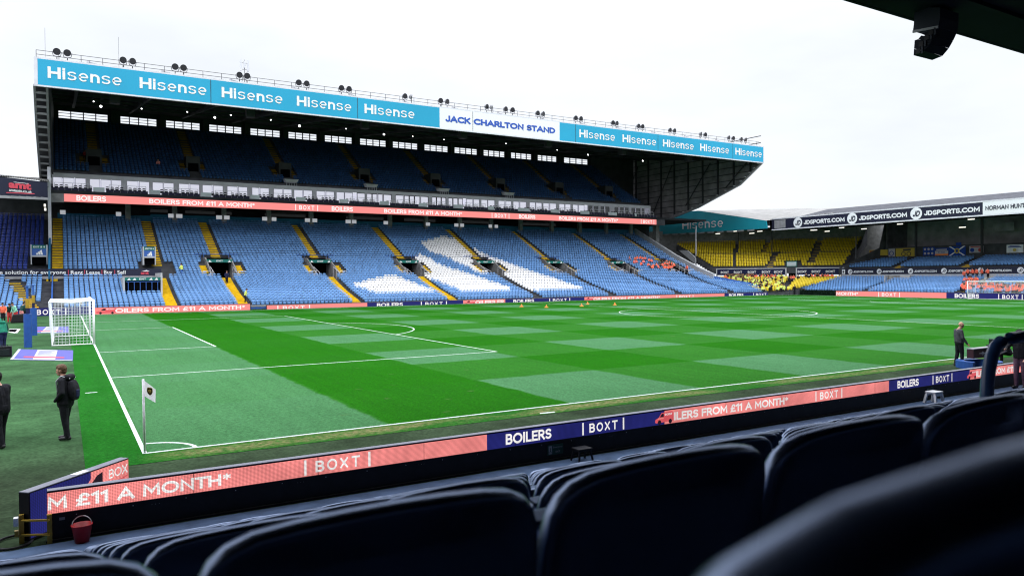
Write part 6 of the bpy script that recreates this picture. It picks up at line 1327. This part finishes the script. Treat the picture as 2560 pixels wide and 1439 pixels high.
# seated and standing people in the stands
def proto_body(**k):
    return remesh_body('person', body_parts(**k), .038, 2)
SEATED = {}
def place_seated(x, y, z, yaw, top, label, group, legs='cloth_black', stand=False, sc_=1.0):
    key = (top, legs, stand, int(rng.integers(0, 2)))
    if key not in SEATED:
        ar = (((.26, .12, 1.12), (.15, .32, 1.02)), ((-.26, .12, 1.12), (-.15, .32, 1.02))) if key[3] else (((.25, .02, 1.12), (.22, .2, .98)), ((-.27, .1, 1.15), (-.1, .28, 1.2)))
        SEATED[key] = proto_body(top=top, legs=legs, pose='stand' if stand else 'sit', arms=ar, lean=.12 if key[3] else .25)
    o = bpy.data.objects.new('person', SEATED[key]); sc.collection.objects.link(o); o.location = (x, y, z); o.rotation_euler = (0, 0, yaw+rng.normal()*.35); o.scale = (sc_,)*3
    return tag(o, label, 'person', group)
GO = 'stewards in orange on the long stand'
for i, (px, py) in enumerate([(1573, 652), (1587, 653), (1592, 651), (1600, 650), (1606, 652), (1612, 652), (1584, 661), (1590, 660), (1602, 665), (1608, 660), (1622, 656), (1628, 657), (1620, 668), (1632, 670), (1638, 672), (1645, 673), (1650, 671), (1656, 668), (1662, 664), (1668, 666), (1672, 662), (1678, 664), (1684, 668), (1662, 674), (1668, 675), (1674, 673), (1625, 673), (1630, 674), (1640, 668), (1655, 662), (1665, 660), (1679, 672)]):
    x, y, z = hit(px, py+4); place_seated(x, y, z, math.pi, 'cloth_orange' if rng.random() > .12 else 'cloth_black', 'seated steward in orange in the scattered group right of the white seat bars', GO)
x, y, z = hit(1718, 684); place_seated(x, y, z, math.pi/2, 'cloth_orange', 'steward in orange standing alone by the right hand edge wall', GO, stand=True)
x, y, z = hit(1562, 678); place_seated(x, y, z, math.pi, 'cloth_black', 'person in black standing on the steps inside an entrance', None, stand=True)
x, y, z = hit(1577, 692); place_seated(x, y, z, math.pi, 'cloth_black', 'person in black walking down the steps just below an entrance', None, stand=True)
x, y, z = hit(567, 711); place_seated(x, y, z, math.pi, 'cloth_navy', 'person in dark suit walking down the yellow steps', None, stand=True)
x, y, z = hit(455, 692); place_seated(x, y, z, .4, 'cloth_hivis', 'steward in yellow vest and blue trousers by the entrance walkway', None, legs='tube_blue', stand=True)
x, y, z = hit(613, 758); place_seated(x, y, z, math.pi, 'cloth_hivis', 'steward in yellow jacket at the foot of the yellow steps', None, stand=True)
for px, py, tp, lb in ((213, 398, 'cloth_red', 'person in red seated by the upper tier entrance'), (123, 425, 'cloth_red', 'person in red at the left end of the upper tier'), (396, 420, 'cloth_pink', 'person in pink seated alone in the upper tier')):
    x, y, z = hit(px, py, upz, 97, 113); place_seated(x, y, z, math.pi, tp, lb, None)
for px, lb, tp, lg in ((1972, 'steward in yellow vest and blue trousers standing by the corner boards', 'cloth_hivis', 'tube_blue'), (1986, 'person in black coat standing by the corner boards', 'cloth_black', 'cloth_black')):
    p = on(px, 741, 0, 106.6); place_seated(106.6, p[1], 0, 2.0, tp, lb, None, legs=lg, stand=True, sc_=1.02)
def hit_n(px, py, xa, xb, prof):
    best = None
    for x in np.arange(xa, xb, .1):
        p = on(px, py, 0, x); d = abs(p[2]-prof(x))
        if best is None or d < best[0]: best = (d, x, p[1], prof(x))
    return best[1:]
GN = 'stewards in orange in the far stand'
for px, py in ((2411, 693), (2420, 688), (2432, 687), (2442, 688), (2456, 684), (2470, 684)):
    x, y, z = hit_n(px, py+9, 115, 118, nlow); place_seated(x, y, z, math.pi/2, 'cloth_orange', 'steward in orange standing at the back of the lower far seats', GN, stand=True)
for i in range(78):
    t = rng.random(); px = 2392+t*168; hgt = 30 if 2412 < px < 2445 else (16 if px < 2480 else 12); py = 731-rng.random()*hgt+(4 if px > 2450 else 0)
    x, y, z = hit_n(px, py+3, 109, 115, nlow); place_seated(x, y, z, math.pi/2, 'cloth_orange' if rng.random() > .1 else 'cloth_black', 'seated steward in orange in the crowd behind the far goal', GN)
GY = 'stewards in orange and black in the yellow corner'
for px, py in ((1893, 682), (1886, 694), (1878, 693), (1900, 693), (1912, 692), (1925, 691)): pass
def hit_c(px, py, da, db, prof):
    best = None
    for d in np.arange(da, db, .1):
        # plane of constant d from the corner barrier
        q = cpos(0, d); dr = FW+RT*(px-PW/2)/FOC-UP*(py-PH/2)/FOC; t = ((q-CAM[:2])@nAB)/(dr[:2]@nAB); p = CAM+dr*t; e = abs(p[2]-prof(d))
        if best is None or e < best[0]: best = (e, p[0], p[1], prof(d))
    return best[1:]
for px, py, tp in [(1813, 697, 'o'), (1818, 701, 'o'), (1830, 706, 'o'), (1872, 694, 'o'), (1878, 692, 'o'), (1884, 694, 'o'), (1890, 692, 'o'), (1905, 693, 'o'), (1912, 692, 'o'), (1920, 693, 'o'), (1930, 692, 'o'), (1938, 693, 'o'), (1978, 700, 'o'), (1984, 699, 'o'), (2030, 684, 'o'), (2038, 685, 'o'), (2046, 684, 'o'), (2055, 685, 'o'), (2063, 684, 'o'), (2071, 683, 'o'), (2080, 682, 'o'), (2015, 697, 'k'), (2022, 698, 'k'), (2028, 695, 'k'), (2042, 694, 'k'), (2048, 696, 'k'), (2056, 695, 'k'), (1953, 710, 'k'), (1956, 714, 'k'), (1972, 703, 'k'), (1980, 706, 'k'), (1996, 700, 'k'), (2016, 679, 'k')]:
    x, y, z = hit_c(px, py+4, -10.5, -.4, clow); place_seated(x, y, z, yawc+math.pi, 'cloth_orange' if tp == 'o' else 'cloth_black', 'steward in orange seated in the lower yellow corner' if tp == 'o' else 'person in black seated in the lower yellow corner', GY)
# mass of people in yellow and black jackets in the yellow corner, too dense to count
crowd = []
def arr(me):
    V = np.array([v.co[:] for v in me.vertices]); F = np.array([tuple(p.vertices) for p in me.polygons if len(p.vertices) == 4]); MI = np.array([p.material_index for p in me.polygons if len(p.vertices) == 4]); return V, F, MI, tuple(m.name for m in me.materials)
cA = arr(proto_body(top='cloth_hivis', pose='sit')); cB = arr(proto_body(top='cloth_black', pose='sit', lean=.2))
PA, PB = [], []
for i in range(235):
    px = rng.uniform(1812, 1965); lo = 683+max(0, (px-1850))*.02; hi = float(np.interp(px, [1812, 1905, 1965], [698, 732, 734])); u = rng.random()
    py = lo+(hi-lo)*u
    if px > 1880 and py < 707 and rng.random() < .8: continue
    if px > 1930 and rng.random() < .4: continue
    x, y, z = hit_c(px, py, -10.5, -.4, clow); (PA if rng.random() < .62 else PB).append((x, y, z, yawc+math.pi+rng.normal()*.4))
PA, PB = np.array(PA), np.array(PB)
co = instances('crowd', [(cA, PA[:, :3], PA[:, 3], np.zeros(len(PA))), (cB, PB[:, :3], PB[:, 3], np.zeros(len(PB)))]); tag(co, 'dense crowd in yellow and black jackets filling the lower yellow corner', 'crowd', kind='stuff')
